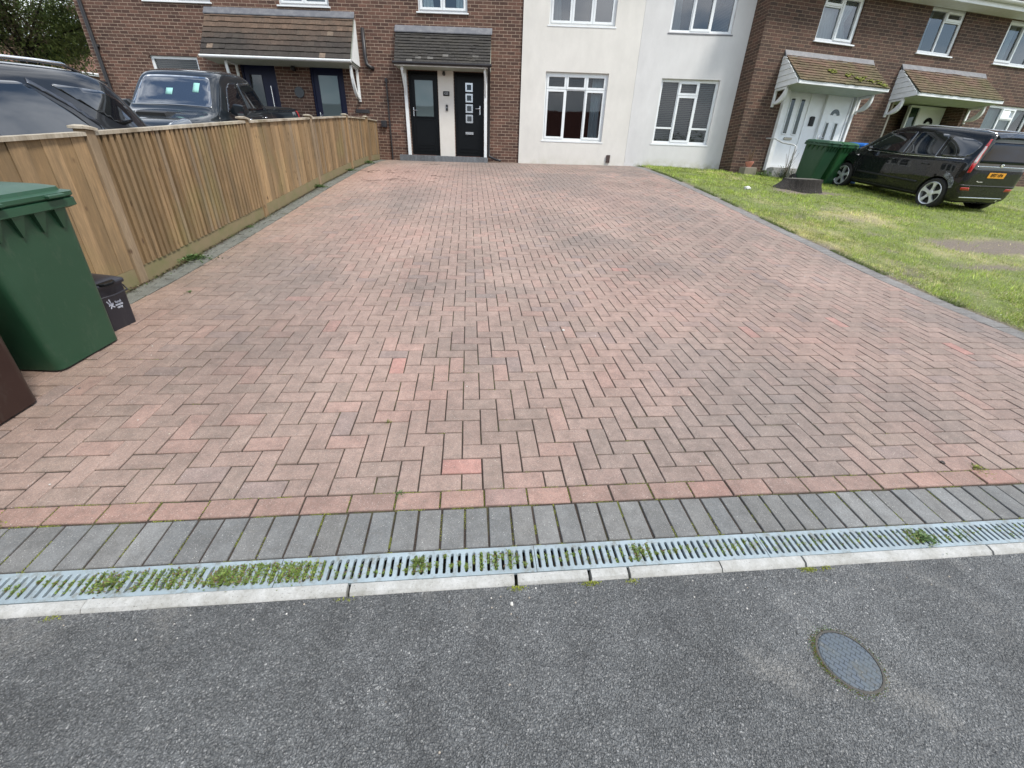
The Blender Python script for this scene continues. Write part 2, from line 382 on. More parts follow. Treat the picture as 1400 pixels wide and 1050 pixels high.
fv=M.ramp(M.math('MULTIPLY_ADD',sep.outputs[1],.12),[(0,.60),(.16,.52),(.3,.50),(1,.50)]) 
mo=M.noise(2.6,6,.72); mo2=M.ramp(M.noise(38,3,.6),[(.35,0.),(.6,1.)]); near=M.ramp(sep.outputs[1],[(.0,1.),(1.,.35)])
mf=M.math('MULTIPLY',M.math('MULTIPLY',M.ramp(mo,[(.5,0.),(.60,1.)]),mo2),near); c=M.mix(mf,c,(.14,.17,.03)); M.col(c); M.set(Roughness=.95); M.bump(n1,.8,.01); m_sand=M.m
o=grid_sheet('driveway_bed', [fence_u(0)-.25]+fr(-3.25,5.4,.25), fr(-.21,2,.1)+fr(2.25,13.5,.25), -.0075, m_sand)

def clip(poly, a, b, c):          # keep a*u+b*v<=c
    r=[]
    for i in range(len(poly)):
        p,q=poly[i],poly[(i+1)%len(poly)]; dp=a*p[0]+b*p[1]-c; dq=a*q[0]+b*q[1]-c
        if dp<=0: r.append(p)
        if (dp<0)!=(dq<0) and abs(dp-dq)>1e-12:
            t=dp/(dp-dq); r.append((p[0]+(q[0]-p[0])*t,p[1]+(q[1]-p[1])*t))
    return r
def area(p): return .5*abs(sum(p[i][0]*p[(i+1)%len(p)][1]-p[(i+1)%len(p)][0]*p[i][1] for i in range(len(p))))
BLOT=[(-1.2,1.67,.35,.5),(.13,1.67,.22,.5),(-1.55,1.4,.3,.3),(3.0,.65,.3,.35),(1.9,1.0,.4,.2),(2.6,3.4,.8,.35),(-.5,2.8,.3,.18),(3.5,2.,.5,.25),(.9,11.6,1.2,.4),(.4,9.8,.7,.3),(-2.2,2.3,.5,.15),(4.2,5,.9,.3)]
PINK=[(-1.8,9.3,1.5,.75),(-.25,.95,.25,.4),(-1.0,2.2,.5,.3),(-.9,4.5,.7,.4),(1.3,1.15,.4,.35),(3.2,1.6,.5,.3),(-2.5,1.9,.5,.35),(2.,2.4,.7,.35),(.2,7.,.9,.35),(3.,7.,.8,.3)]
def pav_col(u,v):
    pinkbase=np.array((.36,.262,.225)); brown=np.array((.295,.235,.20)); grey=np.array((.205,.18,.165)); red=np.array((.40,.25,.21)); mauve=np.array((.27,.22,.205))
    r=random.random(); n=noise.noise(Vector((u*.55,v*.55,1.7)))+.5*noise.noise(Vector((u*1.7,v*1.7,9)))
    c=pinkbase*.5+brown*.5
    if r<.10: c=red*.3+pinkbase*.7
    elif r<.50: c=pinkbase*.75+brown*.25
    elif r<.64: c=brown*.7+pinkbase*.3
    elif r<.70: c=mauve*.7+pinkbase*.3
    if random.random()<.005 and v<3.5: c=np.array((.44,.25,.215))
    c=c*(1+.10*n)*random.uniform(.955,1.045)
    k=max(0,n-.0)*1.3; c=c*(1-min(k,.6))+grey*.95*min(k,.6)
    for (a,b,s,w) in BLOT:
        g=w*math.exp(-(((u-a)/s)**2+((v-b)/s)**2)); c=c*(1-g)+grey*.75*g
    for (a,b,s,w) in PINK:
        g=w*math.exp(-(((u-a)/s)**2+((v-b)/s)**2)); c=c*(1-g)+np.array((.44,.285,.24))*g
    lum=c.mean(); c=lum+(c-lum)*1.0; c=c*np.array((1.0,.965,.935))*(.82-.10*max(0,min(1,(-u-.6)/1.6))*max(0,min(1,(5-v)/3))-.05*max(0,min(1,(u-2)/2))*max(0,min(1,(4-v)/3)))  # darker toward the near sides: lens vignetting put into the block colour
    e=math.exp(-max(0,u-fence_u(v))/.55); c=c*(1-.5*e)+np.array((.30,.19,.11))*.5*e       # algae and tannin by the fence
    e=max(0,min(1,(v-10.5)/2)); c=c*(1-.3*e)+np.array((.2,.165,.13))*.3*e
    return tuple(c)
def paver(mb, poly, col, jit=.0011, b=.0035, gap=0):
    if len(poly)<3 or area(poly)<.0008: return
    s=sum(poly[i][0]*poly[(i+1)%len(poly)][1]-poly[(i+1)%len(poly)][0]*poly[i][1] for i in range(len(poly)))
    if s<0: poly=poly[::-1]
    # drop duplicate points
    q=[p for i,p in enumerate(poly) if math.dist(p,poly[i-1])>.002]
    if len(q)<3: return
    cu=sum(p[0] for p in q)/len(q); cv=sum(p[1] for p in q)/len(q)
    hu=max(abs(p[0]-cu) for p in q); hv=max(abs(p[1]-cv) for p in q)
    g=.0027+random.random()*.0011+gap
    sc=lambda p,d: (cu+(p[0]-cu)*max(.1,1-d/hu), cv+(p[1]-cv)*max(.1,1-d/hv))
    dz=random.gauss(0,jit); tu,tv=random.gauss(0,.006),random.gauss(0,.006); ro=random.gauss(0,.008)
    mb.col=col; rings=[]
    for d,z in ((g,-.03),(g,-.004),(g+b*.45,-.0012),(g+b,0)):
        r=[]
        for p in q:
            a=sc(p,d); du,dv=a[0]-cu,a[1]-cv; r.append(tuple(gp(a[0]-dv*ro,a[1]+du*ro,z+dz+du*tu+dv*tv)))
        rings.append(r)
    mb.loft(rings,cap=False); mb.F(*range(len(mb.v)-len(q),len(mb.v)))
U=.103; U0=-.109; VR=U
mb=MB()
def region(poly, lo=None):
    poly=clip(poly,0,-1,-VR if lo is None else -lo)
    # left: u>=red_l ; right: u<=red_r-.1 ; far: world y<=13.95
    sl=.41/10.2; poly=clip(poly,-1,sl,3.02+sl*2.785-.27)
    poly=clip(poly,1,.012,5.47-.208)
    poly=clip(poly,SY,CY,13.955-OY)
    return poly
nr=int(13.6/U)
for r in range(0,nr):
    for c in range(-34,58):
        u=U0+c*U; v=VR+(r-1)*U+U
        v=r*U
        if (c-(r-1))%4==0: P=[(u,v),(u+2*U,v),(u+2*U,v+U),(u,v+U)]
        elif (c-(r+2))%4==0: P=[(u,v),(u+U,v),(u+U,v+2*U),(u,v+2*U)]
        else: continue
        P=region(P)
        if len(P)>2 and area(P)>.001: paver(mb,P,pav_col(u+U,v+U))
for m in range(-18,28):       # red stretcher course at the foot
    u=m*2*U*.997; P=[(u,0.003),(u+2*U*.997,0.003),(u+2*U*.997,U),(u,U)]
    P=clip(clip(P,-1,0,3.0),1,0,5.37)
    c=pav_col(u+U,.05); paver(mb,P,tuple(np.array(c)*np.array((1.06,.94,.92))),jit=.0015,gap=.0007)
o=mb.build('driveway_paving',m_pav,recalc=False); o['kind']='structure'; o['label']='faded red block paving laid in herringbone on the driveway'
mb=MB()
def grey_col(k=1.): 
    c=np.array((.142,.147,.146))*random.uniform(.90,1.10)*k+np.array((.012,.006,0))*random.random(); return tuple(c)
for m in range(-34,56):       # charcoal soldier course
    u=m*.1033+.012; P=[(u,-.2035),(u+.1033,-.2035),(u+.1033,.0),(u,.0)]; k=1.16 if m in (-11,-12,20,24) else 1.; paver(mb,P,grey_col(k),jit=.0014,gap=.0013)
v=.0
while v<13.3:                 # charcoal edging on the right, laid as headers
    P=[(red_r(v)-.206,v),(red_r(v),v),(red_r(v+.1),v+.103),(red_r(v+.1)-.206,v+.103)]; P=clip(P,SY,CY,13.9-OY)
    c=np.array(grey_col())*.72+np.array((.25,.22,.20))*.28; paver(mb,P,tuple(c)); v+=.103
v=.11
while v<13.3:                 # mossy charcoal border along the fence
    a=red_l(v)
    for (o0,o1) in ((-.212,-.108),(-.106,-.002)):
        w_=0 if o0<-.2 else .1; P=[(a+o0,v+w_),(a+o1,v+w_),(a+o1,v+.205+w_),(a+o0,v+.205+w_)]; P=clip(P,SY,CY,13.9-OY)
        c=np.array(grey_col())*.62+np.array((.11,.12,.07))*.33; paver(mb,P,tuple(c),jit=.002)
    v+=.205
o=mb.build('paving_border',m_pav,recalc=False); o['kind']='structure'; o['label']='charcoal block border round the red driveway paving'

# ================================================================== BUILDINGS
m_brickL=m_brick('brown_brick',(.062,.030,.021),(.094,.049,.034),(.128,.063,.043),(.38,.295,.22))
m_brickR=m_brick('dark_brown_brick',(.046,.026,.018),(.067,.038,.026),(.092,.046,.031),(.24,.175,.12))
def m_render(name,c,green=.25):
    M=NM(name); k=M.mix(1.,c,M.ramp(M.noise(.8,5,.6),[(.3,.93),(.7,1.04)]),'MULTIPLY')
    k=M.mix(1.,k,M.ramp(M.noise(2.2,6,.7,stretch=(1.5,1,.7)),[(.35,.95),(.65,1.02)]),'MULTIPLY')
    s=M.n('ShaderNodeSeparateXYZ'); M.l(M.co(),s.inputs[0]); h=M.ramp(s.outputs[2],[(.0,1.),(.42,0.)])
    f=M.math('MULTIPLY',h,M.ramp(M.noise(3.2,6,.75),[(.42,0.),(.7,green)])); k=M.mix(f,k,(.30,.29,.15))
    M.col(k); M.set(Roughness=.9); M.bump(M.noise(130,4,.7),.18,.003); return M.m
m_renA=m_render('cream_render',(.655,.635,.59),.5); m_renB=m_render('grey_white_render',(.615,.61,.60),1.4)
m_upvc=m_plain('white_upvc',(.74,.77,.78),.3,dirt=.25,dirtcol=(.5,.5,.47),scale=5)
m_upvc2=m_plain('white_painted_timber',(.72,.74,.74),.5,dirt=.35,dirtcol=(.45,.46,.40),scale=7)
m_pane=m_glass('window_glass',(.62,.68,.67),.15)
m_pane_up=m_glass('upstairs_glass',(.62,.68,.67),1.6)
m_glassb=m_glass('frosted_glass',solid=(.10,.14,.14),boost=.6)
m_glassd=m_glass('dark_glass',solid=(.012,.014,.016),boost=.3)
m_black=m_plain('black_door_paint',(.004,.005,.006),.38,bump=.05); m_black.node_tree.nodes['Principled BSDF'].inputs['Specular IOR Level'].default_value=.2; m_blackp=m_plain('black_plastic',(.014,.013,.015),.45,dirt=.3,dirtcol=(.06,.055,.05))
m_navy=m_plain('navy_paint',(.005,.008,.035),.4); m_navy.node_tree.nodes['Principled BSDF'].inputs['Specular IOR Level'].default_value=.25
m_steel=m_plain('brushed_steel',(.62,.62,.62),.25,1.); m_room=m_plain('room_wall',(.018,.016,.014),.9)
m_lead=m_plain('lead_flashing',(.12,.125,.14),.55,dirt=.6,dirtcol=(.25,.25,.25),scale=8)
m_blind=m_plain('blind_slats',(.24,.25,.22),.7); m_curtain=m_plain('net_curtain',(.55,.60,.62),.9,dirt=.3,dirtcol=(.3,.33,.36),scale=10); m_blue_curtain=m_plain('pale_blue_curtain',(.38,.47,.55),.9)
m_tile=m_attr('concrete_tile',.85,.35,25,.4,90,tint=(.05,.045,.035),tint_amt=.5,tscale=3)
m_tilem=m_attr('mossy_tile',.9,.35,25,.4,90,tint=(.10,.10,.035),tint_amt=.5,tscale=2.2)
m_soffit=m_plain('soffit_board',(.42,.46,.40),.7,dirt=.4,dirtcol=(.2,.24,.16))

def wall_mb(mb,x0,x1,z0,z1,openings,y0=0,d=.22):
    xs=sorted({x0,x1}|{a for o in openings for a in o[:2]}); zs=sorted({z0,z1}|{a for o in openings for a in o[2:4]})
    xs=[x for x in xs if x0<=x<=x1]; zs=[z for z in zs if z0<=z<=z1]
    for a,b in zip(xs[:-1],xs[1:]):
        for c,e in zip(zs[:-1],zs[1:]):
            m=((a+b)/2,(c+e)/2)
            if any(o[0]<m[0]<o[1] and o[2]<m[1]<o[3] for o in openings): continue
            mb.poly([(a,y0,c),(b,y0,c),(b,y0,e),(a,y0,e)]); mb.poly([(a,y0+d,c),(a,y0+d,e),(b,y0+d,e),(b,y0+d,c)])
    for (a,b,c,e) in [o[:4] for o in openings]:
        mb.poly([(a,y0,c),(a,y0,e),(a,y0+d,e),(a,y0+d,c)]); mb.poly([(b,y0,c),(b,y0+d,c),(b,y0+d,e),(b,y0,e)])
        mb.poly([(a,y0,c),(a,y0+d,c),(b,y0+d,c),(b,y0,c)]); mb.poly([(a,y0,e),(b,y0,e),(b,y0+d,e),(a,y0+d,e)])
    for x in (x0,x1): mb.poly([(x,y0,z0),(x,y0,z1),(x,y0+d,z1),(x,y0+d,z0)])
    mb.poly([(x0,y0,z1),(x1,y0,z1),(x1,y0+d,z1),(x0,y0+d,z1)])

def window(H,off,x0,x1,z0,z1,cells,y=.055,sill=.035,blind=None,curtain=None,glass=None,room=True,head=False,sillmat=None,fw=.045,label=None):
    """cells: (x0,x1,z0,z1,opens) as fractions of the inside of the outer frame"""
    mb=MB(off); mb.ring(x0,x1,z0,z1,fw,y,y+.07)
    X0,X1,Z0,Z1=x0+fw,x1-fw,z0+fw,z1-fw; g=MB(off)
    for c in cells:
        a,b=X0+(X1-X0)*c[0],X0+(X1-X0)*c[1]; d,e=Z0+(Z1-Z0)*c[2],Z0+(Z1-Z0)*c[3]
        mb.ring(a,b,d,e,.022,y+.002,y+.07,outer=False); ww=.022
        if c[4]: mb.ring(a+.006,b-.006,d+.006,e-.006,.052,y-.016,y+.05); ww=.056
        g.poly([(a+ww-.006,y+.035,d+ww-.006),(b-ww+.006,y+.035,d+ww-.006),(b-ww+.006,y+.035,e-ww+.006),(a+ww-.006,y+.035,e-ww+.006)])
    w=mb.build('window',m_upvc,H)
    if label: w['label']=label
    g.build('pane',glass or (m_pane_up if z0>5 else m_pane),w)
    if sill:
        s=MB(off); s.hexa([(x0-.04,-.045,z0-.045),(x1+.04,-.045,z0-.045),(x1+.04,y+.03,z0-.045),(x0-.04,y+.03,z0-.045),(x0-.04,-.045,z0-.015),(x1+.04,-.045,z0-.015),(x1+.04,y+.03,z0-.003),(x0-.04,y+.03,z0-.003)]); s.build('sill',sillmat or m_upvc,w,bevel=.003)
    if blind:
        b=MB(off)
        for (a,bb) in blind:
            z=z0+.08
            while z<z1-.05:
                b.poly([(a,y+.11,z),(bb,y+.11,z),(bb,y+.13,z+.024),(a,y+.13,z+.024)]); z+=.045
        b.build('blind',m_blind,w,recalc=False)
    if curtain:
        for (a,bb,mat_) in curtain:
            b=MB(off); n=max(8,int((bb-a)/.02)); r=[]
            for zz,sq in ((z0+.02,1.),((z0+z1)/2,.8),(z1-.02,1.)):
                r.append([(a+(bb-a)*k/n*sq,y+.15+.022*math.sin(k*1.25),zz) for k in range(n+1)])
            b.loft(r,cap=False,closed=False); b.build('curtain',mat_,w,smooth=True,recalc=False)
    if room:
        r=MB(off); a,b_,c,e,f=x0-.3,x1+.3,z0-.4,z1+.2,1.9; yy=.225
        P=[(a,yy,c),(b_,yy,c),(b_,f,c),(a,f,c),(a,yy,e),(b_,yy,e),(b_,f,e),(a,f,e)]; i=[r.V(p) for p in P]
        for q in ((0,1,2,3),(4,7,6,5),(3,2,6,7),(0,3,7,4),(1,5,6,2)): r.F(*[i[k] for k in q])
        r.build('room',m_room,w,recalc=False)
    return w

def door_box(H,off,x0,x1,z0,z1,mat,y=.06,frame=.055,fmat=None):
    mb=MB(off); mb.ring(x0,x1,z0,z1,frame,y-.02,y+.08); fr_=mb.build('door_frame',fmat or mat,H)
    mb=MB(off); mb.box(x0+frame-.002,x1-frame+.002,y+.005,y+.05,z0+frame*.5,z1-frame+.002); d=mb.build('door',mat,H,bevel=.004)
    return d
def handle(d,off,x,z,y=.06,side=1,mat=None):
    mb=MB(off); mb.box(x-.014,x+.014,y-.012,y+.006,z-.11,z+.11); mb.tube([(x,y-.01,z+.03),(x,y-.055,z+.03),(x+side*.03,y-.06,z+.03),(x+side*.125,y-.06,z+.03)],.0095,8)
    return mb.build('handle',mat or m_steel,d,smooth=False,bevel=.002)
def canopy_roof(H,off,x0,x1,zr,ze,dep,ncourse,colf,mat,hip=0,fl=True,fascia=.07,tw=.165,name='canopy',lab=None,thick=.016,drop=0):
    """lean-to tiled canopy: ridge on the wall at zr, eave at depth dep and height ze"""
    mb=MB(off); n=ncourse
    e=Vector((0,-dep,ze)); r=Vector((0,0,zr)); D=(e-r); Ld=D.length; Dn=D/Ld; N=Vector((0,-1,0)).cross(Vector((1,0,0))); N=Vector((0,Dn.z,-Dn.y)); 
    if N.z<0: N=-N
    for k in range(n):
        t0=k/n; t1=(k+1)/n+.02; sft=(k%2)*tw/2; xs=x0-hip*t0; xe=x1+hip*t0; x=xs
        edges=[xs]; q=xs-sft+tw
        while q<xe-.03: 
            if q>xs+.03: edges.append(q)
            q+=tw
        edges.append(xe)
        for a,b in zip(edges[:-1],edges[1:]):
            ja=random.gauss(0,.0025); jb=random.gauss(0,.004)
            p0=r+D*t0; p1=r+D*t1+Dn*jb; up=N*thick
            g=.0018; A=Vector((a+g,0,0)); B=Vector((b-g,0,0)); h=N*(ja+.001)
            mb.col=colf((a-x0)/(x1-x0),t0)
            lo=N*.002
            mb.hexa([tuple(p1+A+h*0+lo),tuple(p1+B+lo),tuple(p0+B-lo),tuple(p0+A-lo),tuple(p1+A+up+N*.008+h),tuple(p1+B+up+N*.008+h),tuple(p0+B+lo),tuple(p0+A+lo)])
    c=mb.build(name,mat,H)
    if lab: c['label']=lab
    f=MB(off)   # deck under tiles + soffit + fascia
    f.col=(.5,.5,.5)
    f.loft([[(x,0,zr-.02),(x,-dep+.03,ze-.012),(x,-dep+.03,ze-fascia),(x,0,ze-fascia)] for x in (x0+.012-hip*.5,x1-.012+hip*.5)]); f.build('soffit',m_soffit,c)
    g=MB(off); g.box(x0-.01-hip,x1+.01+hip,-dep+.0,-dep+.028,ze-fascia-.01,ze-.008); g.build('fascia',m_upvc2,c,bevel=.004)
    if fl:
        g=MB(off); g.hexa([(x0-.02,-.10,zr-.11),(x1+.02,-.10,zr-.11),(x1+.02,-.004,zr-.03),(x0-.02,-.004,zr-.03),(x0-.02,-.105,zr-.085),(x1+.02,-.105,zr-.085),(x1+.02,-.004,zr+.07),(x0-.02,-.004,zr+.07)]); g.build('flashing',m_lead,c,bevel=.006)
    return c
def bracket(c,off,x,ztop,dep,h,mat,w=.05,t=.045,name='bracket'):
    mb=MB(off); pts=[]
    n=8
    for k in range(n+1):
        a=k/n; pts.append((-.03-(dep-.03)*math.sin(a*PI/2)**1.0*1.0, ztop-h*math.cos(a*PI/2)*1.0))
    rings=[]
    for k,(y,z) in enumerate(pts):
        a=k/n*PI/2; ny,nz=math.cos(a),math.sin(a)      # widen inwards
        rings.append([(x-w/2,y+t/2*ny*-1,z-t/2*nz),(x+w/2,y-t/2*ny,z-t/2*nz),(x+w/2,y+t/2*ny,z+t/2*nz),(x-w/2,y+t/2*ny,z+t/2*nz)])
    mb.loft(rings); mb.box(x-w/2+.003,x+w/2-.003,-.045,-.002,ztop-h-.05,ztop-.002); mb.box(x-w/2+.004,x+w/2-.004,-dep,-.046,ztop-.05,ztop-.003)
    return mb.build(name,mat,c,bevel=.003)
def gable_roof(H,off,x0,x1,ze,dep,rise,mat,name='roof'):
    mb=MB(off); y0,y1=-.35,dep+.35; ym=(y0+y1)/2; n=14
    for sgn,(ya,yb) in ((1,(y0,ym)),(-1,(y1,ym))):
        for k in range(n*2):
            t0=k/(n*2); t1=(k+1)/(n*2)
            for xa in np.arange(x0-.15,x1+.15,2.):
                xb=min(xa+2.,x1+.15); c=random.uniform(.8,1.15); mb.col=(.20*c,.105*c,.075*c)
                A=lambda t,l:(ya+(yb-ya)*t, ze+rise*t+l)
                ya_,za_=A(t0,.035); yb_,zb_=A(t1,.0)
                mb.poly([(xa,ya_,za_),(xb,ya_,za_),(xb,yb_,zb_),(xa,yb_,zb_)]); mb.poly([(xa,ya_,za_-.035),(xb,ya_,za_-.035),(xb,ya_,za_),(xa,ya_,za_)])
    r=mb.build(name,mat,H,recalc=False)
    g=MB(off)
    for x in (x0+.01,x1-.01): g.poly([(x,0,ze-.1),(x,dep,ze-.1),(x,ym,ze+rise-.14)])
    g.box(x0-.1,x1+.1,y0+.02,-.002,ze-.16,ze-.03); g.build('soffit',m_soffit,r,recalc=False)
    g=MB(off); g.tube([(x0-.12,y0-.04,ze-.03),(x1+.12,y0-.04,ze-.03)],.055,10); g.box(x0-.12,x1+.12,y0-.005,y0+.018,ze-.17,ze+.0); g.build('gutter',m_upvc2,r)
    return r
def side_and_back(mb,x0,x1,z0,z1,dep,d=.22,left=True,right=True):
    if left: mb.poly([(x0,d,z0),(x0,d,z1),(x0,dep,z1),(x0,dep,z0)])
    if right: mb.poly([(x1,d,z0),(x1,dep,z0),(x1,dep,z1),(x1,d,z1)])
    mb.poly([(x0,dep,z0),(x0,dep,z1),(x1,dep,z1),(x1,dep,z0)])

ZB=2.0; OFF=(0,0,-ZB); FY=13.97
# ---------------------------------------------------------------- left brick terrace
H=thing('brick_house','brown brick terraced house at left with the black and navy front doors','house',(0,FY,ZB))
DL=(-3.32,-2.47,2.24,4.34); DR=(-1.99,-1.13,2.24,4.34); B1=(-8.13,-7.13,2.05,4.39); B2=(-6.14,-5.18,2.05,4.39)
GW=(-10.66,-9.30,3.15,4.47); UW=[(-10.35,-8.55,5.66,6.85),(-6.69,-5.33,5.66,6.75),(-2.92,-1.58,5.63,6.72)]
ops=[DL,DR,B1,B2,GW]+UW
mb=MB(OFF); mb.uvo=(.03,.01); wall_mb(mb,-12.30,-.075,1.5,7.05,ops); side_and_back(mb,-12.30,-.075,1.5,7.05,8.,right=False); mb.build('wall',m_brickL,H)
gable_roof(H,OFF,-12.30,-.06,7.12,8.,2.7,m_tile)
window(H,OFF,*GW,[(0,1,0,1,False)],blind=[(-10.6,-9.36)])
window(H,OFF,*UW[0],[(0,.5,0,1,False),(.5,1,0,1,True)],curtain=[(-10.3,-9.5,m_curtain),(-9.2,-8.6,m_curtain)])
window(H,OFF,*UW[1],[(0,.5,0,1,True),(.5,1,0,1,True)],curtain=[(-6.6,-5.4,m_curtain)])
window(H,OFF,*UW[2],[(0,.5,0,1,True),(.5,1,0,1,True)],curtain=[(-2.85,-2.5,m_curtain),(-1.9,-1.65,m_curtain)])
# blue doors under the large canopy
for (q,gl) in ((B1,(.35,.52,.55,.95)),(B2,(.22,.80,.30,.88))):
    d=door_box(H,OFF,*q,m_navy); d['label']='navy blue front door' 
    w_,h_=q[1]-q[0],q[3]-q[2]; g=MB(OFF)
    if q is B2:
        x0,x1,z0,z1=q[0]+.22*w_,q[0]+.80*w_,q[2]+.32*h_,q[2]+.90*h_
        g.box(x0,x1,.05,.066,z0,z1); g.build('pane',m_glassb,d); g=MB(OFF); g.ring(x0-.02,x1+.02,z0-.02,z1+.02,.022,.045,.066); g.build('trim',m_navy,d); handle(d,OFF,q[0]+.12,3.15)
        g=MB(OFF); g.box(q[0]+.08,q[0]+.14,.05,.066,2.95,3.01); g.build('lock',m_steel,d)
    else:
        for k in range(1): g.box(q[0]+.2*w_,q[0]+.55*w_,.05,.066,q[2]+.55*h_,q[2]+.88*h_)
        g.build('pane',m_glassd,d); g=MB(OFF); g.tube([(q[1]-.2,.0,3.0),(q[1]-.2,.0,3.85)],.014,8); g.tube([(q[1]-.2,.0,3.1),(q[1]-.2,.06,3.1)],.01,6); g.tube([(q[1]-.2,.0,3.75),(q[1]-.2,.06,3.75)],.01,6); g.build('handle',m_steel,d)
# black doors
d=door_box(H,OFF,*DL,m_black); d['label']='black front door with a large frosted pane'
g=MB(OFF); x0,x1,z0,z1=DL[0]+.17,DL[1]-.15,3.25,4.13; g.box(x0,x1,.050,.066,z0,z1); g.build('pane',m_glassb,d); g=MB(OFF); g.ring(x0-.025,x1+.025,z0-.025,z1+.025,.027,.042,.066)
g.ring(DL[0]+.13,DL[1]-.13,2.36,2.46,.018,.052,.066); g.ring(DL[0]+.12,DL[1]-.12,2.52,3.18,.02,.055,.066); g.build('moulding',m_black,d); handle(d,OFF,DL[0]+.10,3.36)
d=door_box(H,OFF,*DR,m_black); d['label']='black front door with four small square panes and a letterbox'
xc=DR[0]+.425
for k in range(4):
    z=3.05+k*.255+.18
    g=MB(OFF); g.ring(xc-.105,xc+.105,z-.105,z+.105,.040,.040,.066); f_=g.build('pane_frame',m_steel,d); g=MB(OFF); g.box(xc-.064,xc+.064,.050,.066,z-.064,z+.064); g.build('pane',m_glassd,f_)
g=MB(OFF); g.bbox(xc-.12,xc+.12,.035,.066,2.83,2.90,.006); g.build('letterbox',m_steel,d); g=MB(OFF); g.ring(DR[0]+.13,DR[1]-.13,2.36,2.46,.018,.052,.066); g.build('moulding',m_black,d); handle(d,OFF,DR[1]-.12,3.45,side=-1)
# cream pier between them, white posts
mb=MB(OFF); mb.box(-2.455,-2.005,-.02,-.002,2.235,4.42); mb.build('pier',m_plain('cream_pier_paint',(.62,.59,.54),.85,dirt=.2,dirtcol=(.45,.42,.36)),H)
def tiles_dark(u,t): 
    c=random.uniform(.8,1.15); return (.042*c,.039*c,.035*c) if random.random()<.97 else (.13*c,.125*c,.115*c)
c1=canopy_roof(H,OFF,-3.56,-.92,5.26,4.44,.44,11,tiles_dark,m_tile,lab='small dark tiled canopy over the black doors',fascia=.09)
for x0,x1 in ((-3.43,-3.345),(-1.115,-1.03)):
    mb=MB(OFF); mb.box(x0,x1,-.09,-.004,2.232,4.36); mb.box(x0+.01,x1-.01,-.36,-.092,4.25,4.355); mb.tube([((x0+x1)/2,-.07,3.75),((x0+x1)/2,-.36,4.28)],.03,6); mb.build('canopy_post',m_upvc2,c1,bevel=.004)
mb=MB(OFF); mb.tube([(-3.60,-.47,4.40),(-.88,-.47,4.40)],.038,10); mb.build('gutter',m_blackp,c1)
mb=MB(OFF); mb.tube([(-.955,-.47,4.38),(-.96,-.30,4.30),(-.975,-.06,4.22),(-.975,-.06,2.35),(-.95,-.08,2.26),(-.72,-.2,2.17),(-.60,-.26,2.15)],.036,10); mb.build('downpipe',m_blackp,H,smooth=True)
def tiles_brown(u,t):
    c=random.uniform(.82,1.15); k=min(1,max(0,t*1.6-.15+.5*noise.noise(Vector((u*3,t*2,0)))))
    k=max(k,.25 if t<.3 else .6); a=np.array((.155,.10,.066))*(1-k)+np.array((.040,.033,.028))*k
    if random.random()<.025: a=np.array((.2,.15,.11))
    return tuple(a*c)
c2=canopy_roof(H,OFF,-8.74,-4.68,5.50,4.40,.66,8,tiles_brown,m_tile,lab='wide brown tiled canopy over the navy doors',fascia=.08)
for x in (-8.2,-4.76): bracket(c2,OFF,x,4.34,.5,.75,m_upvc2,w=.07,t=.09)
mb=MB(OFF); mb.tube([(-8.75,-.70,4.34),(-4.66,-.70,4.34)],.032,10); mb.build('gutter',m_upvc2,c2)
mb=MB(OFF); mb.poly([(-4.672,-.02,5.42),(-4.672,-.65,4.36),(-4.672,-.02,4.36)]); mb.poly([(-4.655,-.02,5.42),(-4.655,-.02,4.36),(-4.655,-.65,4.36)]); mb.build('cheek',m_upvc2,c2,recalc=False)
# pipes, boxes and fittings on the brick wall
mb=MB(OFF); mb.tube([(-4.47,-.05,5.22),(-4.47,-.05,4.60),(-4.44,-.06,4.42),(-4.36,-.05,4.36),(-4.28,.02,4.34)],.05,10); mb.build('waste_pipe',m_blackp,H,smooth=True)
mb=MB(OFF); mb.tube([(-3.94,-.03,4.06),(-3.94,-.03,2.0)],.020,8); mb.bbox(-3.975,-3.905,-.05,-.004,4.04,4.13,.005); mb.build('cable_pipe',m_blackp,H)
mb=MB(OFF); mb.bbox(-4.19,-4.03,-.08,-.004,2.93,3.10,.008); mb.build('meter_box',m_blackp,H)
mb=MB(OFF); mb.box(-4.92,-4.52,-.03,-.004,3.27,3.36); mb.build('air_vent',m_blackp,H,bevel=.003)
mb=MB(OFF); mb.tube([(-12.12,-.05,7.0),(-12.0,-.05,1.6)],.05,10)
for z in (2.6,4.6,6.2): mb.box(-12.14,-11.98,-.06,-.003,z,z+.05)
mb.build('downpipe',m_blackp,H)
mb=MB(OFF); mb.lathe([(0.0,-.03),(.13,-.03),(.14,-.02),(.14,-.003)],(-6.52,0,3.72),'y',20); mb.build('house_plaque',m_plain('slate_plaque',(.05,.055,.06),.5),H)
mb=MB(OFF); mb.lathe([(.0,-.16),(.05,-.15),(.06,-.05),(.03,-.003)],(-6.55,0,4.26),'y',12); mb.build('porch_lamp',m_blackp,H)
mb=MB(OFF); mb.lathe([(.0,-.12),(.03,-.10),(.045,-.03)],(-2.27,-.022,4.27),'y',12); mb.box(-2.30,-2.24,-.06,-.022,4.24,4.33); mb.build('porch_lamp',m_blackp,H)
mb=MB(OFF); mb.bbox(-2.31,-2.13,-.036,-.0225,3.76,3.87,.003); pl=mb.build('number_plaque',m_black,H)
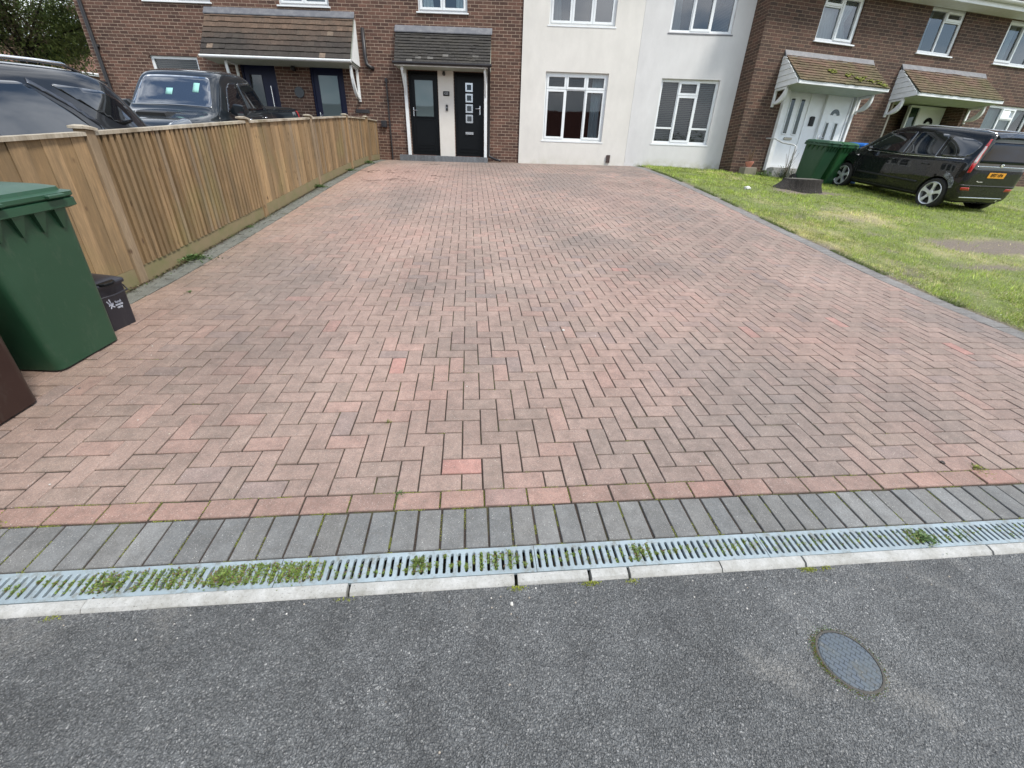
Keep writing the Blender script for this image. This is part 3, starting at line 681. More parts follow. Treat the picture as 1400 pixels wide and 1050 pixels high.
def text(name,body,size,mat,parent,loc,rot,ext=.0008,align='CENTER',bold=0,sx=1):
    cu=bpy.data.curves.new(name,'FONT'); cu.body=body; cu.size=size; cu.extrude=ext; cu.align_x=align; cu.align_y='CENTER'; cu.offset=bold
    t0=bpy.data.objects.new(name,cu); COL.objects.link(t0); dg=bpy.context.evaluated_depsgraph_get()
    me=bpy.data.meshes.new_from_object(t0.evaluated_get(dg)); me.materials.clear(); me.materials.append(mat); bpy.data.objects.remove(t0); bpy.data.curves.remove(cu)
    t=bpy.data.objects.new(name,me); COL.objects.link(t); t.location=loc; t.rotation_euler=rot; t.scale=(sx,1,1)
    if parent is not None: t.parent=parent
    return t
m_wtext=m_plain('white_lettering',(.55,.55,.55),.6)
text('plaque_number','2',.06,m_wtext,pl,(-2.275,-.0375,3.815-ZB),(PI/2,0,0))
mb=MB(OFF); 
for k in range(3): mb.box(-2.25,-2.16,-.0378,-.0362,3.79+k*.022,3.797+k*.022)
mb.build('plaque_lines',m_wtext,pl)
mb=MB(OFF); mb.bbox(-2.245,-2.185,-.045,-.0225,3.40,3.55,.006); ic=mb.build('doorbell',m_blackp,H); mb=MB(OFF); mb.lathe([(0,-.048),(.015,-.047),(.017,-.045)],(-2.215,0,3.475),'y',14); mb.build('button',m_steel,ic)
# step and mats
st=thing('door_step','grey paved step below the two black doors','step',(-2.1,FY,2.0))
mb=MB((2.1,0,-2.0)); 
for k in range(25):
    x=-3.62+k*.105; cc=random.uniform(.85,1.2); mb.col=(.12*cc,.13*cc,.14*cc); mb.bbox(x+.002,x+.103,-.40,-.012,1.9,2.215+random.gauss(0,.001),.006)
mb.build('step_block',m_pav,st)
m_mat=m_plain('doormat_coir',(.075,.03,.02),.95,bump=.8,bscale=200)
for i,(a,b,l) in enumerate(((-3.25,-2.55,'thin red-brown doormat under the door with the frosted pane'),(-1.9,-1.2,'thin red-brown doormat under the door with four square panes'))):
    mb=MB((-(a+b)/2,.2,-2.217)); mb.bbox(a,b,-.32,-.05,2.217,2.232,.003); o=mb.build('doormat',m_mat); o.location=((a+b)/2,FY-.2,2.2172); tag(o,l,'doormat','doormats on the step')

# ---------------------------------------------------------------- rendered houses
def rend_house(x0,x1,mat,lab,gw,uw,cells_g,cells_u,dirtysill=False,**kw):
    zb=2.0; H=thing('rendered_house',lab,'house',((x0+x1)/2,FY,zb)); off=(-(x0+x1)/2,0,-zb)
    mb=MB(off); wall_mb(mb,x0,x1,1.6,7.05,[gw,uw],y0=-.035,d=.26); side_and_back(mb,x0,x1,1.6,7.05,8.); mb.build('wall',mat,H)
    gable_roof(H,off,x0,x1,7.12,8.,2.7,m_tile)
    window(H,off,*gw,cells_g,y=.04,**kw)
    window(H,off,*uw,cells_u,y=.04,sillmat=m_lead if dirtysill else None,curtain=[(uw[0]+.1,uw[0]+.35,m_curtain)])
    return H,off
Ha,offa=rend_house(-.06,3.195,m_renA,'cream rendered house between the brown brick house and its cooler grey-white neighbour','' or (.64,2.43,2.76,4.42),(.65,2.45,5.45,6.72),
    [(0,1/3,.78,1,True),(1/3,2/3,.78,1,True),(2/3,1,.78,1,True),(0,1/3,0,.78,True),(1/3,2/3,0,.78,False),(2/3,1,0,.78,True)],[(0,1/3,0,1,True),(1/3,2/3,0,1,True),(2/3,1,0,1,True)],curtain=[(2.02,2.36,m_blue_curtain)])
mb=MB(offa); mb.bbox(2.63,2.74,-.075,-.036,2.22,2.42,.004); mb.build('air_vent',m_plain('brown_vent_plastic',(.05,.03,.025),.6),Ha)
Hb,offb=rend_house(3.199,6.35,m_renB,'grey-white rendered house with white blinds, left of the dark downpipe','' or (3.95,5.61,2.78,4.36),(3.94,5.64,5.38,6.7),
    [(0,.32,.24,1,False),(0,.32,0,.24,False),(.32,.68,.78,1,True),(.32,.68,0,.78,True),(.68,1,.24,1,False),(.68,1,0,.24,False)],[(0,.33,0,1,False),(.33,.67,0,1,True),(.67,1,0,1,False)],dirtysill=True,blind=[(4.0,5.56)])
mb=MB(offb); mb.tube([(6.36,-.105,7.0),(6.30,-.105,2.1)],.045,10)
for z in (2.5,4.2,5.9): mb.box(6.27,6.39,-.14,-.037,z,z+.05)
mb.build('downpipe',m_blackp,Hb)

# ---------------------------------------------------------------- right brick terrace (turned 12 degrees)
RA=math.radians(12)
P0=Vector((6.45,13.45,0)); RZ=2.1
R_=thing('brick_house','dark brown brick house with two mossy canopies, right of the pale rendered houses','house',(P0.x,P0.y,RZ),(0,0,RA)); OR=(0,0,-RZ)
S0=-.21
W1=(1.40,2.64,5.27,6.27); W2=(4.88,6.12,5.29,6.30); W3=(7.80,9.2,5.27,6.28); LW=(8.46,10.3,3.05,4.29)
PORCH=(.94,3.44,2.2,4.26); REC=(4.75,7.52,2.0,4.24)
mb=MB(OR); mb.uvo=(.1,.02); wall_mb(mb,S0,16.,1.5,6.40,[W1,W2,W3,LW,PORCH,REC]); mb.poly([(S0,.22,1.5),(S0,.22,6.4),(S0,8,6.4),(S0,8,1.5)]); mb.poly([(16,.22,1.5),(16,8,1.5),(16,8,6.4),(16,.22,6.4)]); mb.poly([(S0,8,1.5),(S0,8,6.4),(16,8,6.4),(16,8,1.5)])
mb.build('wall',m_brickR,R_)
window(R_,OR,*W1,[(0,.5,0,.76,False),(0,.5,.76,1,True),(.5,1,0,1,True)],curtain=[(1.45,2.6,m_curtain)])
window(R_,OR,*W2,[(0,.5,0,1,False),(.5,1,0,.76,False),(.5,1,.76,1,True)],curtain=[(4.93,5.2,m_curtain)])
window(R_,OR,*W3,[(0,.5,0,1,True),(.5,1,0,1,False)],curtain=[(8.2,8.4,m_curtain)])
window(R_,OR,*LW,[(0,.36,0,1,False),(.36,.68,0,.74,False),(.36,.68,.74,1,True),(.68,1,0,1,False)],curtain=[(8.5,10.2,m_curtain)])
# main roof of interlocking tiles
mb=MB(OR); ze,ye=6.50,-.42; n=16; tw=.30
for k in range(n):
    for i,x in enumerate(np.arange(S0-.2,16.2,tw)):
        c=random.uniform(.8,1.15); mb.col=(.27*c,.15*c,.105*c)
        y0_,z0_=ye+k*.27,ze+k*.175; y1_,z1_=y0_+.29,z0_+.188
        prev=None
        prof=[(0,0),(.05,.03),(.11,.035),(.16,.0),(.23,-.005),(.298,.0)]
        lo=[mb.V((x+p,y0_,z0_+h+.03)) for p,h in prof]; hi=[mb.V((x+p,y1_,z1_+h)) for p,h in prof]; lb=[mb.V((x+p,y0_,z0_+h)) for p,h in prof]
        for j in range(5): mb.F(lo[j],lo[j+1],hi[j+1],hi[j]); mb.F(lb[j],lb[j+1],lo[j+1],lo[j])
rf=mb.build('roof',m_tile,R_,recalc=False)
mb=MB(OR); mb.poly([(S0,ye+n*.27,ze+n*.175),(16,ye+n*.27,ze+n*.175),(16,8.4,6.4),(S0,8.4,6.4)]); mb.poly([(S0,0,6.4),(S0,ye+n*.27,ze+n*.175),(S0,8,6.4)]); mb.poly([(16,0,6.4),(16,8,6.4),(16,ye+n*.27,ze+n*.175)]); mb.build('rear_slope',m_tile,rf,recalc=False)
mb=MB(OR); mb.box(S0-.1,16.1,-.40,-.002,6.285,6.30); mb.box(S0-.1,16.1,-.425,-.401,6.28,6.46); mb.build('fascia',m_upvc2,rf)
mb=MB(OR); pr=[]
for k in range(9):
    a=PI+PI*k/8; pr.append((.058*math.cos(a),.058*math.sin(a)))
mb.loft([[(x,-.487+p[0],6.43+p[1]) for p in pr]+[(x,-.487+p[0]*.85,6.43+p[1]*.85) for p in reversed(pr)] for x in (S0-.15,16.15)]); mb.build('gutter',m_upvc2,rf)
# first canopy with white porch infill
def tiles_moss(u,t):
    c=random.uniform(.8,1.15); k=min(1,max(0,.9*t-.1+.9*noise.noise(Vector((u*5,t*3,4)))+(.25 if u>.5 else 0)))
    a=np.array((.155,.092,.065))*(1-k)+np.array((.11,.092,.045))*k; return tuple(a*c)
def right_canopy(x0,x1,label,gd):
    c=canopy_roof(R_,OR,x0,x1,4.93,4.20,.80,10,tiles_moss,m_tilem,lab=label,fascia=.075,thick=.012)
    for x,s in ((x0-.012,-1),(x1+.012,1)):
        m=MB(OR); b=[]
        for k in range(6):
            z0=4.13+k*.13; z1=min(z0+.132,4.86); d0=.80*(4.93-z0)/(.73+.0)*.9+.02 if k else .78; d1=max(.02,.80*(4.93-z1)/.73-.03); 
            if z0>=4.86: break
            m.hexa([(x-.018 if s<0 else x-.006,-d0,z0),(x+.006 if s<0 else x+.018,-d0,z0),(x+.006 if s<0 else x+.018,-.003,z0),(x-.018 if s<0 else x-.006,-.003,z0),(x-.006,-d1,z1-.006),(x+.006,-d1,z1-.006),(x+.006,-.003,z1-.006),(x-.006,-.003,z1-.006)])
        m.build('cheek_boards',m_upvc2,c)
        bracket(c,OR,x+(.03 if s<0 else -.03),4.12,.42,.36,m_upvc2,w=.07,t=.13)
    return c
c3=right_canopy(.60,3.50,'brown tiled canopy edged with moss over the white porch doors',0)
c4=right_canopy(4.56,7.70,'brown tiled canopy over the recessed white door behind the black car',0)
# moss cushions on the first canopy
def moss_clumps(name,parent,pts,mat,n,r):
    mb=MB(OR)
    for (cx,cy,cz,s) in pts:
        for k in range(n):
            a=random.random()*2*PI; q=random.random()**.5*s; c=random.uniform(.7,1.2); mb.col=(.17*c,.19*c,.03*c)
            x=cx+q*math.cos(a); t=q*math.sin(a)*.5; y=cy-t*.74; z=cz-t*.67+.01
            h=random.uniform(.4,1)*r; mb.lathe([(h,0),(h*.8,h*.45),(h*.3,h*.7),(0.001,h*.75)],(x,y,z),'z',6)
    return mb.build(name,mat,parent,smooth=True)
m_moss=m_attr('green_moss',.95,.5,60,.8,150)
moss_clumps('moss',c3,[(2.35,-.60,4.41,.25),(2.75,-.66,4.36,.3),(3.1,-.70,4.32,.2),(1.8,-.5,4.5,.15),(3.3,-.78,4.24,.12)],m_moss,26,.035)
mb=MB(OR); mb.box(PORCH[0]-.005,PORCH[1]+.005,.10,.13,2.2,4.26); mb.build('porch_panel',m_upvc,R_)
for q in ((.90,1.03,-.10),(3.38,3.45,-.03)):
    mb=MB(OR); mb.box(q[0],q[1],q[2],.098,2.15,4.252); mb.build('porch_post',m_upvc2,R_,bevel=.004)
dA=door_box(R_,OR,1.05,1.93,2.25,4.22,m_upvc,y=.045); dA['label']='white front door with two tall dark panes and a letterbox'
g=MB(OR)
for x in (1.25,1.58): g.box(x,x+.13,.03,.05,3.12,3.97)
g.build('pane',m_glassd,dA); g=MB(OR)
for x in (1.25,1.58): g.ring(x-.02,x+.15,3.10,3.99,.022,.028,.05)
g.build('moulding',m_upvc,dA); g=MB(OR); g.bbox(1.36,1.62,.02,.05,2.97,3.03,.005); g.build('letterbox',m_plain('brass_dull',(.25,.24,.2),.4,1.),dA)
dB=door_box(R_,OR,2.44,3.36,2.25,4.16,m_upvc,y=.045); dB['label']='white front door with a dark fanlight and two narrow panes'
g=MB(OR); xc=2.87
pts=[(xc+.16*math.cos(PI*k/10),3.66+.15*math.sin(PI*k/10)) for k in range(11)]; ip=[(xc+.06*math.cos(PI*k/10),3.66+.05*math.sin(PI*k/10)) for k in range(11)]
for k in range(10): g.poly([(pts[k][0],.042,pts[k][1]),(pts[k+1][0],.042,pts[k+1][1]),(ip[k+1][0],.042,ip[k+1][1]),(ip[k][0],.042,ip[k][1])])
for x in (2.66,2.98): g.box(x,x+.075,.03,.05,3.05,3.46)
g.build('pane',m_glassd,dB,recalc=False); g=MB(OR)
for x in (2.66,2.98): g.ring(x-.03,x+.105,3.02,3.49,.02,.032,.05); g.ring(x-.03,x+.125,2.4,2.9,.02,.035,.05)
g.build('moulding',m_upvc,dB); handle(dB,OR,2.54,3.05,y=.05,mat=m_steel)
mb=MB(OR); mb.bbox(2.10,2.25,.065,.10,3.36,3.60,.02); mb.build('intercom',m_black,R_)
mb=MB(OR); mb.box(.95,3.44,-.35,.0,1.9,2.22); mb.build('porch_step',m_kerb,R_,bevel=.01)
# recess with second white door
mb=MB(OR); a,b,c,e,f=REC[0],REC[1],REC[2],REC[3],.85
mb.poly([(a,.22,c),(a,f,c),(a,f,e),(a,.22,e)]); mb.poly([(b,.22,c),(b,.22,e),(b,f,e),(b,f,c)]); mb.poly([(a,f,c),(b,f,c),(b,f,e),(a,f,e)]); mb.build('recess_wall',m_brickR,R_,recalc=False)
mb=MB(OR); mb.poly([(a,0.004,e-.005),(b,0.004,e-.005),(b,f,e-.005),(a,f,e-.005)]); mb.build('recess_ceiling',m_soffit,R_,recalc=False)
mb=MB(OR); mb.box(a-.03,a+.03,-.012,.03,2.0,4.235); mb.build('recess_trim',m_plain('plaster_edge',(.35,.32,.27),.9),R_)
dC=door_box(R_,OR,6.55,7.50,2.25,4.20,m_upvc,y=.55); dC['label']='white door with a dark half-round fanlight'
g=MB(OR); xc=7.03
pts=[(xc+.19*math.cos(PI*k/10),3.75+.17*math.sin(PI*k/10)) for k in range(11)]; ip=[(xc+.08*math.cos(PI*k/10),3.75+.06*math.sin(PI*k/10)) for k in range(11)]
for k in range(10): g.poly([(pts[k][0],.546,pts[k][1]),(pts[k+1][0],.546,pts[k+1][1]),(ip[k+1][0],.546,ip[k+1][1]),(ip[k][0],.546,ip[k][1])])
g.build('pane',m_glassd,dC,recalc=False)
mb=MB(OR); mb.ring(6.10,6.545,2.25,4.20,.05,.53,.62); sp_=mb.build('side_light',m_upvc,R_); g=MB(OR); g.box(6.14,6.51,.57,.59,2.29,4.16); g.build('pane',m_glass('green_dark_glass',solid=(.012,.03,.02),boost=.2),sp_)

# ================================================================== FENCE
m_board=m_attr('fence_board',.8,.35,18,.35,60,stretch=(4,4,.5),tint=(.10,.105,.045),tint_amt=.35,tscale=1.6)
def m_wood(name):
    M=NM(name); c=M.attr(); g=M.noise(9,6,.65,stretch=(9,9,.6),dist=.6); c=M.mix(1.,c,M.ramp(g,[(.3,.72),(.7,1.18)]),'MULTIPLY')
    kn=M.n('ShaderNodeTexVoronoi'); kn.inputs['Scale'].default_value=4.2; mp=M.n('ShaderNodeMapping'); mp.inputs['Scale'].default_value=(1.6,1.6,.9); M.l(M.co(),mp.inputs[0]); M.l(mp.outputs[0],kn.inputs['Vector'])
    c=M.mix(M.ramp(kn.outputs['Distance'],[(.06,.95),(.13,0.)]),c,(.07,.032,.014)); c=M.mix(1.,c,M.ramp(M.noise(2.6,6,.75,stretch=(3,3,.5)),[(.3,.62),(.6,1.1)]),'MULTIPLY')
    s=M.n('ShaderNodeSeparateXYZ'); M.l(M.co(),s.inputs[0])
    dn=M.noise(1.5,5,.65,stretch=(2.2,2.2,.35)); c=M.mix(M.ramp(dn,[(.45,0.),(.68,.7)]),c,(.12,.085,.045)); c=M.mix(M.ramp(M.noise(1.1,5,.6),[(.55,0.),(.75,.4)]),c,(.19,.18,.06))
    M.col(c); M.set(Roughness=.8); M.bump(g,.35,.006); return M.m
m_wood=m_wood('fence_timber')
def woodc(k=1.):
    c=random.uniform(.80,1.12)*k; r=random.random(); b=np.array((.315,.205,.103)) if r<.55 else (np.array((.245,.155,.072)) if r<.85 else np.array((.27,.195,.12))); return tuple(b*c)
FA=Vector((-3.62,3.77)); FB=Vector((-4.36,13.97)); FD=(FB-FA).normalized(); FN=Vector((FD.y,-FD.x))   # FN points to the driveway
def fpt(Y,w=0): t=(Y-FA.y)/FD.y; p=FA+FD*t+FN*w; return p
def ftop(Y): return float(np.interp(Y,[-1,.5,3.1,3.79,6.27,8.7,10.83,12.6,13.9],[.85,1.12,1.53,1.64,2.05,2.43,2.76,2.97,3.10]))
def fbase(Y): p=fpt(Y); return gz(p.x,p.y)
fp=fpt(3.79); FZ=fbase(3.79)
fence=thing('fence','waist-high pale timber board fence climbing the left side of the driveway','fence',(fp.x,fp.y,FZ)); fo=(-fp.x,-fp.y,-FZ)
def fbox(mb,Y0,Y1,w0,w1,zf0,zf1):
    """box between two stations along the fence; zf = (z at Y0, z at Y1)"""
    a,b=fpt(Y0,w0),fpt(Y1,w0); c,d=fpt(Y1,w1),fpt(Y0,w1)
    mb.hexa([(a.x,a.y,zf0[0]),(b.x,b.y,zf0[1]),(c.x,c.y,zf0[1]),(d.x,d.y,zf0[0]),(a.x,a.y,zf1[0]),(b.x,b.y,zf1[1]),(c.x,c.y,zf1[1]),(d.x,d.y,zf1[0])])
posts=[-1.45,1.15,3.79,6.36,8.70,10.95,12.62]
for i,Y in enumerate(posts):
    mb=MB(fo); mb.col=woodc(.92); w0,w1=(-.05,.045) if i<6 else (.0,.085); fbox(mb,Y-.045,Y+.045,w0,w1,(fbase(Y)-.1,)*2,(ftop(Y)+.015,)*2); p=mb.build('post',m_wood,fence,bevel=.004)
    mb=MB(fo); mb.col=(.42,.37,.29); z=ftop(Y)+.017
    a=[fpt(Y-.065,w0-.018),fpt(Y+.065,w0-.018),fpt(Y+.065,w1+.018),fpt(Y-.065,w1+.018)]; b=[fpt(Y-.03,(w0+w1)/2-.03),fpt(Y+.03,(w0+w1)/2-.03),fpt(Y+.03,(w0+w1)/2+.03),fpt(Y-.03,(w0+w1)/2+.03)]
    mb.loft([[(q.x,q.y,z) for q in a],[(q.x,q.y,z+.018) for q in a],[(q.x,q.y,z+.032) for q in b]]); mb.build('post_cap',m_wood,p)
spans=list(zip(posts[:-1],posts[1:]))+[(12.66,13.93)]
styles=['wide','wide','narrow','wide','mid','mid','mid']
if len(spans)>7: spans=spans[:7]
for (a,b),st in zip(spans,styles):
    a+=.045; b-=.045 if b<13.5 else 0
    pitch={'wide':.125,'narrow':.071,'mid':.095}[st]; n=int((b-a)/pitch); pitch=(b-a)/n; wo=.0
    mb=MB(fo)
    for k in range(n):
        y0=a+k*pitch; y1=y0+pitch+.012; mb.col=woodc({'wide':1.02,'narrow':.85,'mid':.92}[st])
        th={'wide':.014,'narrow':.034,'mid':.020}[st]; z0=lambda Y:fbase(Y)+.145; zt=lambda Y:ftop(Y)-.025
        j=random.uniform(-.004,.004)
        if st=='narrow': y1=y0+.043; A,B,Cc,Dd=fpt(y0,-.006),fpt(y0,th+j),fpt(y1,-.006),fpt(y1,th+j)
        else: al=(.009 if k%2 else 0)+j*.5; y1=min(y0+pitch-random.uniform(.003,.006),b); A,B,Cc,Dd=fpt(y0,-.006),fpt(y0,.010+al),fpt(y1,-.006),fpt(y1,.014+al)
        mb.hexa([(A.x,A.y,z0(y0)),(Cc.x,Cc.y,z0(y1)),(Dd.x,Dd.y,z0(y1)),(B.x,B.y,z0(y0)),(A.x,A.y,zt(y0)),(Cc.x,Cc.y,zt(y1)),(Dd.x,Dd.y,zt(y1)),(B.x,B.y,zt(y0))])
    if True:
        mb.col=woodc(.5); nn_=6; yq=np.linspace(a,b,nn_+1)  # backing sheet in darkened wood: the gap shadow is put into its colour
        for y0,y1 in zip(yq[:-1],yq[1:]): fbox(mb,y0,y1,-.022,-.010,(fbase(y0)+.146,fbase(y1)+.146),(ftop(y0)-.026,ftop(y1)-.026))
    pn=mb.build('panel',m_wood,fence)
    mb=MB(fo); nn=max(1,int((b-a)/.6)); ys=np.linspace(a,b,nn+1); mb.col=woodc(.8)
    for y0,y1 in zip(ys[:-1],ys[1:]): fbox(mb,y0,y1,-.012,.022,(fbase(y0)-.03,fbase(y1)-.03),(fbase(y0)+.142,fbase(y1)+.142))
    mb.build('gravel_board',m_plain('mossy_gravel_board',(.20,.155,.085),.9,dirt=.85,dirtcol=(.14,.14,.055),scale=5,bump=.3),pn)
    mb=MB(fo)
    for y0,y1 in zip(ys[:-1],ys[1:]): mb.col=(.42,.37,.29); fbox(mb,y0,y1,-.03,.045,(ftop(y0)-.024,ftop(y1)-.024),(ftop(y0)+.004,ftop(y1)+.004))
    mb.build('capping_rail',m_wood,pn)
    for h in (.35,.95):
        mb=MB(fo); mb.col=woodc(.8)
        for y0,y1 in zip(ys[:-1],ys[1:]): fbox(mb,y0,y1,-.045,.003,(fbase(y0)+h,fbase(y1)+h),(fbase(y0)+h+.06,fbase(y1)+h+.06))
        mb.build('rail',m_wood,pn)

o=grid_sheet('neighbour_drive', fr(-12,-3.5,.5)+[-3.12], fr(.2,12.6,.4), -.045, m_plain('old_concrete',(.20,.195,.18),.9,dirt=.5,dirtcol=(.10,.095,.08),scale=2,bump=.3))

# ================================================================== BINS
def rrect(x0,x1,y0,y1,z,r,n=5):
    P=[]
    for (cx,cy,a0) in ((x1-r,y1-r,0),(x0+r,y1-r,90),(x0+r,y0+r,180),(x1-r,y0+r,270)):
        for k in range(n+1):
            a=math.radians(a0+90*k/n); P.append((cx+r*math.cos(a),cy+r*math.sin(a),z))
    return P
def wheelie_bin(name,label,mat,loc,rz,group=None,H=.98,Wb=.23,Wt=.285,Db=.22,Dt=.33,rot=None):
    """240 litre bin: front towards -y, hinge at +y; origin on the ground at the middle"""
    t=thing(name,label,'bin',loc,rot or (0,0,rz),group)
    mb=MB(); rings=[]
    for z,k in ((.0,0.),(.03,.02),(.25,.25),(.62,.62),(.86,.86),(.90,.9),(H-.06,.95)):
        w=Wb+(Wt-Wb)*k; yf=-(Db+(Dt-Db)*k); yb=.24+.05*k; rings.append(rrect(-w,w,yf,yb,z+.015,.05))
    mb.loft(rings); b=mb.build('body',mat,t,auto=40)
    # stiffening gussets below the rim
    wt=Wb+(Wt-Wb)*.9
    for s in (-1,1):
        for y in (-.20,-.07,.06,.18):
            x=s*wt; mb=MB(); mb.hexa([(x-.01*s,y-.004,.80),(x+.002*s,y-.004,.80),(x+.002*s,y+.004,.80),(x-.01*s,y+.004,.80),(x-.01*s,y-.035,.915),(x+.035*s,y-.035,.915),(x+.035*s,y+.035,.915),(x-.01*s,y+.035,.915)]); mb.build('gusset',mat,b)
    for x in (-.18,-.06,.06,.18):
        y=-(Db+(Dt-Db)*.9); mb=MB(); mb.hexa([(x-.004,y-.002,.80),(x+.004,y-.002,.80),(x+.004,y+.01,.80),(x-.004,y+.01,.80),(x-.035,y-.035,.915),(x+.035,y-.035,.915),(x+.035,y+.01,.915),(x-.035,y+.01,.915)]); mb.build('gusset',mat,b)
    mb=MB(); W2=Wt+.035; F2=Dt+.03
    mb.loft([rrect(-W2+.02,W2-.02,-F2+.02,.30,.905,.045),rrect(-W2,W2,-F2,.315,.915,.05),rrect(-W2,W2,-F2,.315,.955,.05),rrect(-W2+.012,W2-.012,-F2+.012,.31,.962,.05)]); mb.build('rim',mat,t,auto=35)
    # lid: stepped edge and domed top
    mb=MB(); mb.loft([rrect(-W2+.006,W2-.006,-F2+.004,.30,.964,.05),rrect(-W2-.002,W2+.002,-F2-.004,.31,.972,.05),rrect(-W2-.002,W2+.002,-F2-.004,.31,.992,.05),rrect(-W2+.03,W2-.03,-F2+.03,.30,1.0,.05),rrect(-W2+.035,W2-.035,-F2+.035,.295,1.018,.05),rrect(-W2+.07,W2-.07,-F2+.08,.27,1.03,.06),rrect(-W2+.14,W2-.14,-F2+.16,.2,1.042,.05)])
    l=mb.build('lid',mat,t,auto=30)
    mb=MB(); 
    for s in (-1,1): mb.bbox(s*.17-.05,s*.17+.05,-F2-.03,-F2+.02,.975,.99,.004)
    mb.build('lid_tab',mat,l)
    mb=MB(); mb.tube([(-.22,.33,.985),(.22,.33,.985)],.016,10)
    for x in (-.2,0,.2): mb.box(x-.02,x+.02,.28,.33,.955,.995)
    mb.build('handle_bar',mat,t)
    for s in (-1,1):
        mb=MB(); mb.lathe([(.03,-.025),(.09,-.025),(.1,-.015),(.1,.015),(.09,.025),(.03,.025)],(s*.255,.25,.10),'x',20); w=mb.build('wheel',m_blackp,t,auto=40)
    mb=MB(); mb.tube([(-.26,.25,.10),(.26,.25,.10)],.012,8); mb.build('axle',m_steel,t)
    return t
def m_bin(name,c):
    M=NM(name); k=M.mix(M.ramp(M.noise(3,5,.65),[(.45,0.),(.8,.25)]),c,tuple(min(1,x*1.5+.02) for x in c)); k=M.mix(M.ramp(M.noise(16,7,.8,stretch=(1,1,.35)),[(.54,0.),(.76,.20)]),k,(.16,.16,.13)); M.col(k); M.set(Roughness=.42); M.bump(M.noise(250,2),.06,.002); return M.m
m_bing=m_bin('green_bin_plastic',(.017,.060,.031)); m_binb=m_bin('brown_bin_plastic',(.026,.011,.008)); m_bing2=m_bin('mid_green_bin_plastic',(.016,.085,.028)); m_binbl=m_bin('blue_bin_plastic',(.01,.13,.45)); m_bindk=m_bin('dark_caddy_plastic',(.018,.018,.024))
def on_ground(x,y): return (x,y,gz(x,y))
def slope_rot(x,y,rz):
    e=.3; dzx=(gz(x+e,y)-gz(x-e,y))/(2*e); dzy=(gz(x,y+e)-gz(x,y-e))/(2*e)
    n=Vector((-dzx,-dzy,1)).normalized(); q=Vector((0,0,1)).rotation_difference(n); return (q.to_matrix()@Matrix.Rotation(rz,3,'Z')).to_euler()
# bin front faces the driveway (+x): rotate so -y points to +x
bx,by=-3.10,2.47
wheelie_bin('wheelie_bin','large green wheelie bin beside the fence, nearest the camera',m_bing,on_ground(bx,by),PI/2,rot=slope_rot(bx,by,PI/2+.02),group='wheelie bins by the fence')
bx,by=-2.93,1.73
wheelie_bin('wheelie_bin','dark brown wheelie bin cut by the left edge, in front of the green one',m_binb,on_ground(bx,by),PI/2,rot=slope_rot(bx,by,PI/2+.06),group='wheelie bins by the fence')
# food caddy
cx,cy=-3.12,2.90
cad=thing('food_caddy','small black food caddy with a white emblem, behind the green wheelie bin','caddy',on_ground(cx,cy),slope_rot(cx,cy,PI/2-.12)); cad.scale=(.92,.92,.95)
mb=MB(); mb.loft([rrect(-.11,.11,-.115,.12,.0,.02),rrect(-.112,.112,-.118,.122,.02,.022),rrect(-.135,.135,-.15,.145,.34,.025),rrect(-.138,.138,-.152,.148,.365,.025)]); cb=mb.build('body',m_bindk,cad,auto=40)
mb=MB(); mb.loft([rrect(-.148,.148,-.165,.155,.345,.03),rrect(-.15,.15,-.168,.157,.362,.03),rrect(-.146,.146,-.163,.153,.372,.03),rrect(-.12,.12,-.13,.13,.388,.03),rrect(-.07,.07,-.07,.08,.394,.03)]); cl_=mb.build('lid',m_bindk,cad,auto=35)
mb=MB(); mb.lathe([(.001,0),(.065,.0),(.07,-.004),(.07,-.018),(.06,-.022)],(0,-.135,.381),'z',20); mb.build('latch_recess',m_black,cl_)
mb=MB(); mb.tube([(-.153,0,.33),(-.16,-.10,.30),(-.12,-.172,.285),(0,-.18,.28),(.12,-.172,.285),(.16,-.10,.30),(.153,0,.33)],.006,8); mb.build('carry_handle',m_bindk,cad,smooth=True)
m_logo=m_plain('white_print',(.42,.44,.50),.6)
mb=MB(); yF=-.143
def stroke(mb,pts,w,y):
    for a,b in zip(pts[:-1],pts[1:]):
        d=Vector((b[0]-a[0],b[1]-a[1])); L_=d.length or 1; n=Vector((-d.y,d.x))/L_*w/2
        mb.poly([(a[0]-n.x,y(a[1]),a[1]-n.y),(b[0]-n.x,y(b[1]),b[1]-n.y),(b[0]+n.x,y(b[1]),b[1]+n.y),(a[0]+n.x,y(a[1]),a[1]+n.y)])
yy=lambda z: -.118-(z-.02)*.1-.0016
for p in ([(-.052,.24),(-.04,.215),(-.032,.205)],[(-.03,.25),(-.028,.225),(-.022,.205),(-.035,.185),(-.04,.175)],[(-.012,.205),(-.022,.2),(-.03,.19)],[(-.048,.20),(-.035,.205),(-.022,.20),(-.008,.215)],[(-.026,.2),(-.016,.185),(-.006,.18)]): stroke(mb,p,.009,yy)
mb.build('emblem',m_logo,cb,recalc=False)
for k,wd in enumerate(('food','waste','only')): text('print_text',wd,.026,m_logo,cb,(.03,yy(.213-k*.022)-.0006,.213-k*.022),(PI/2-.1,0,0),bold=.0006)

# bins by the porch
bw=P0+Vector((0,0,0))
for (s,d,mat,lab,rz) in ((1.36,1.20,m_bing,'dark green wheelie bin with a fluted front, left of the pair by the porch',.25),(2.12,1.02,m_bing2,'brighter green wheelie bin between its darker twin and the black car',.15),(3.15,.72,m_binbl,'blue-lidded bin behind the black car bonnet',.1)):
    x=P0.x+s*math.cos(RA)+d*math.sin(RA); y=P0.y+s*math.sin(RA)-d*math.cos(RA)
    wheelie_bin('wheelie_bin',lab,mat,on_ground(x,y),rz,rot=slope_rot(x,y,RA+rz),group='bins outside the porch')

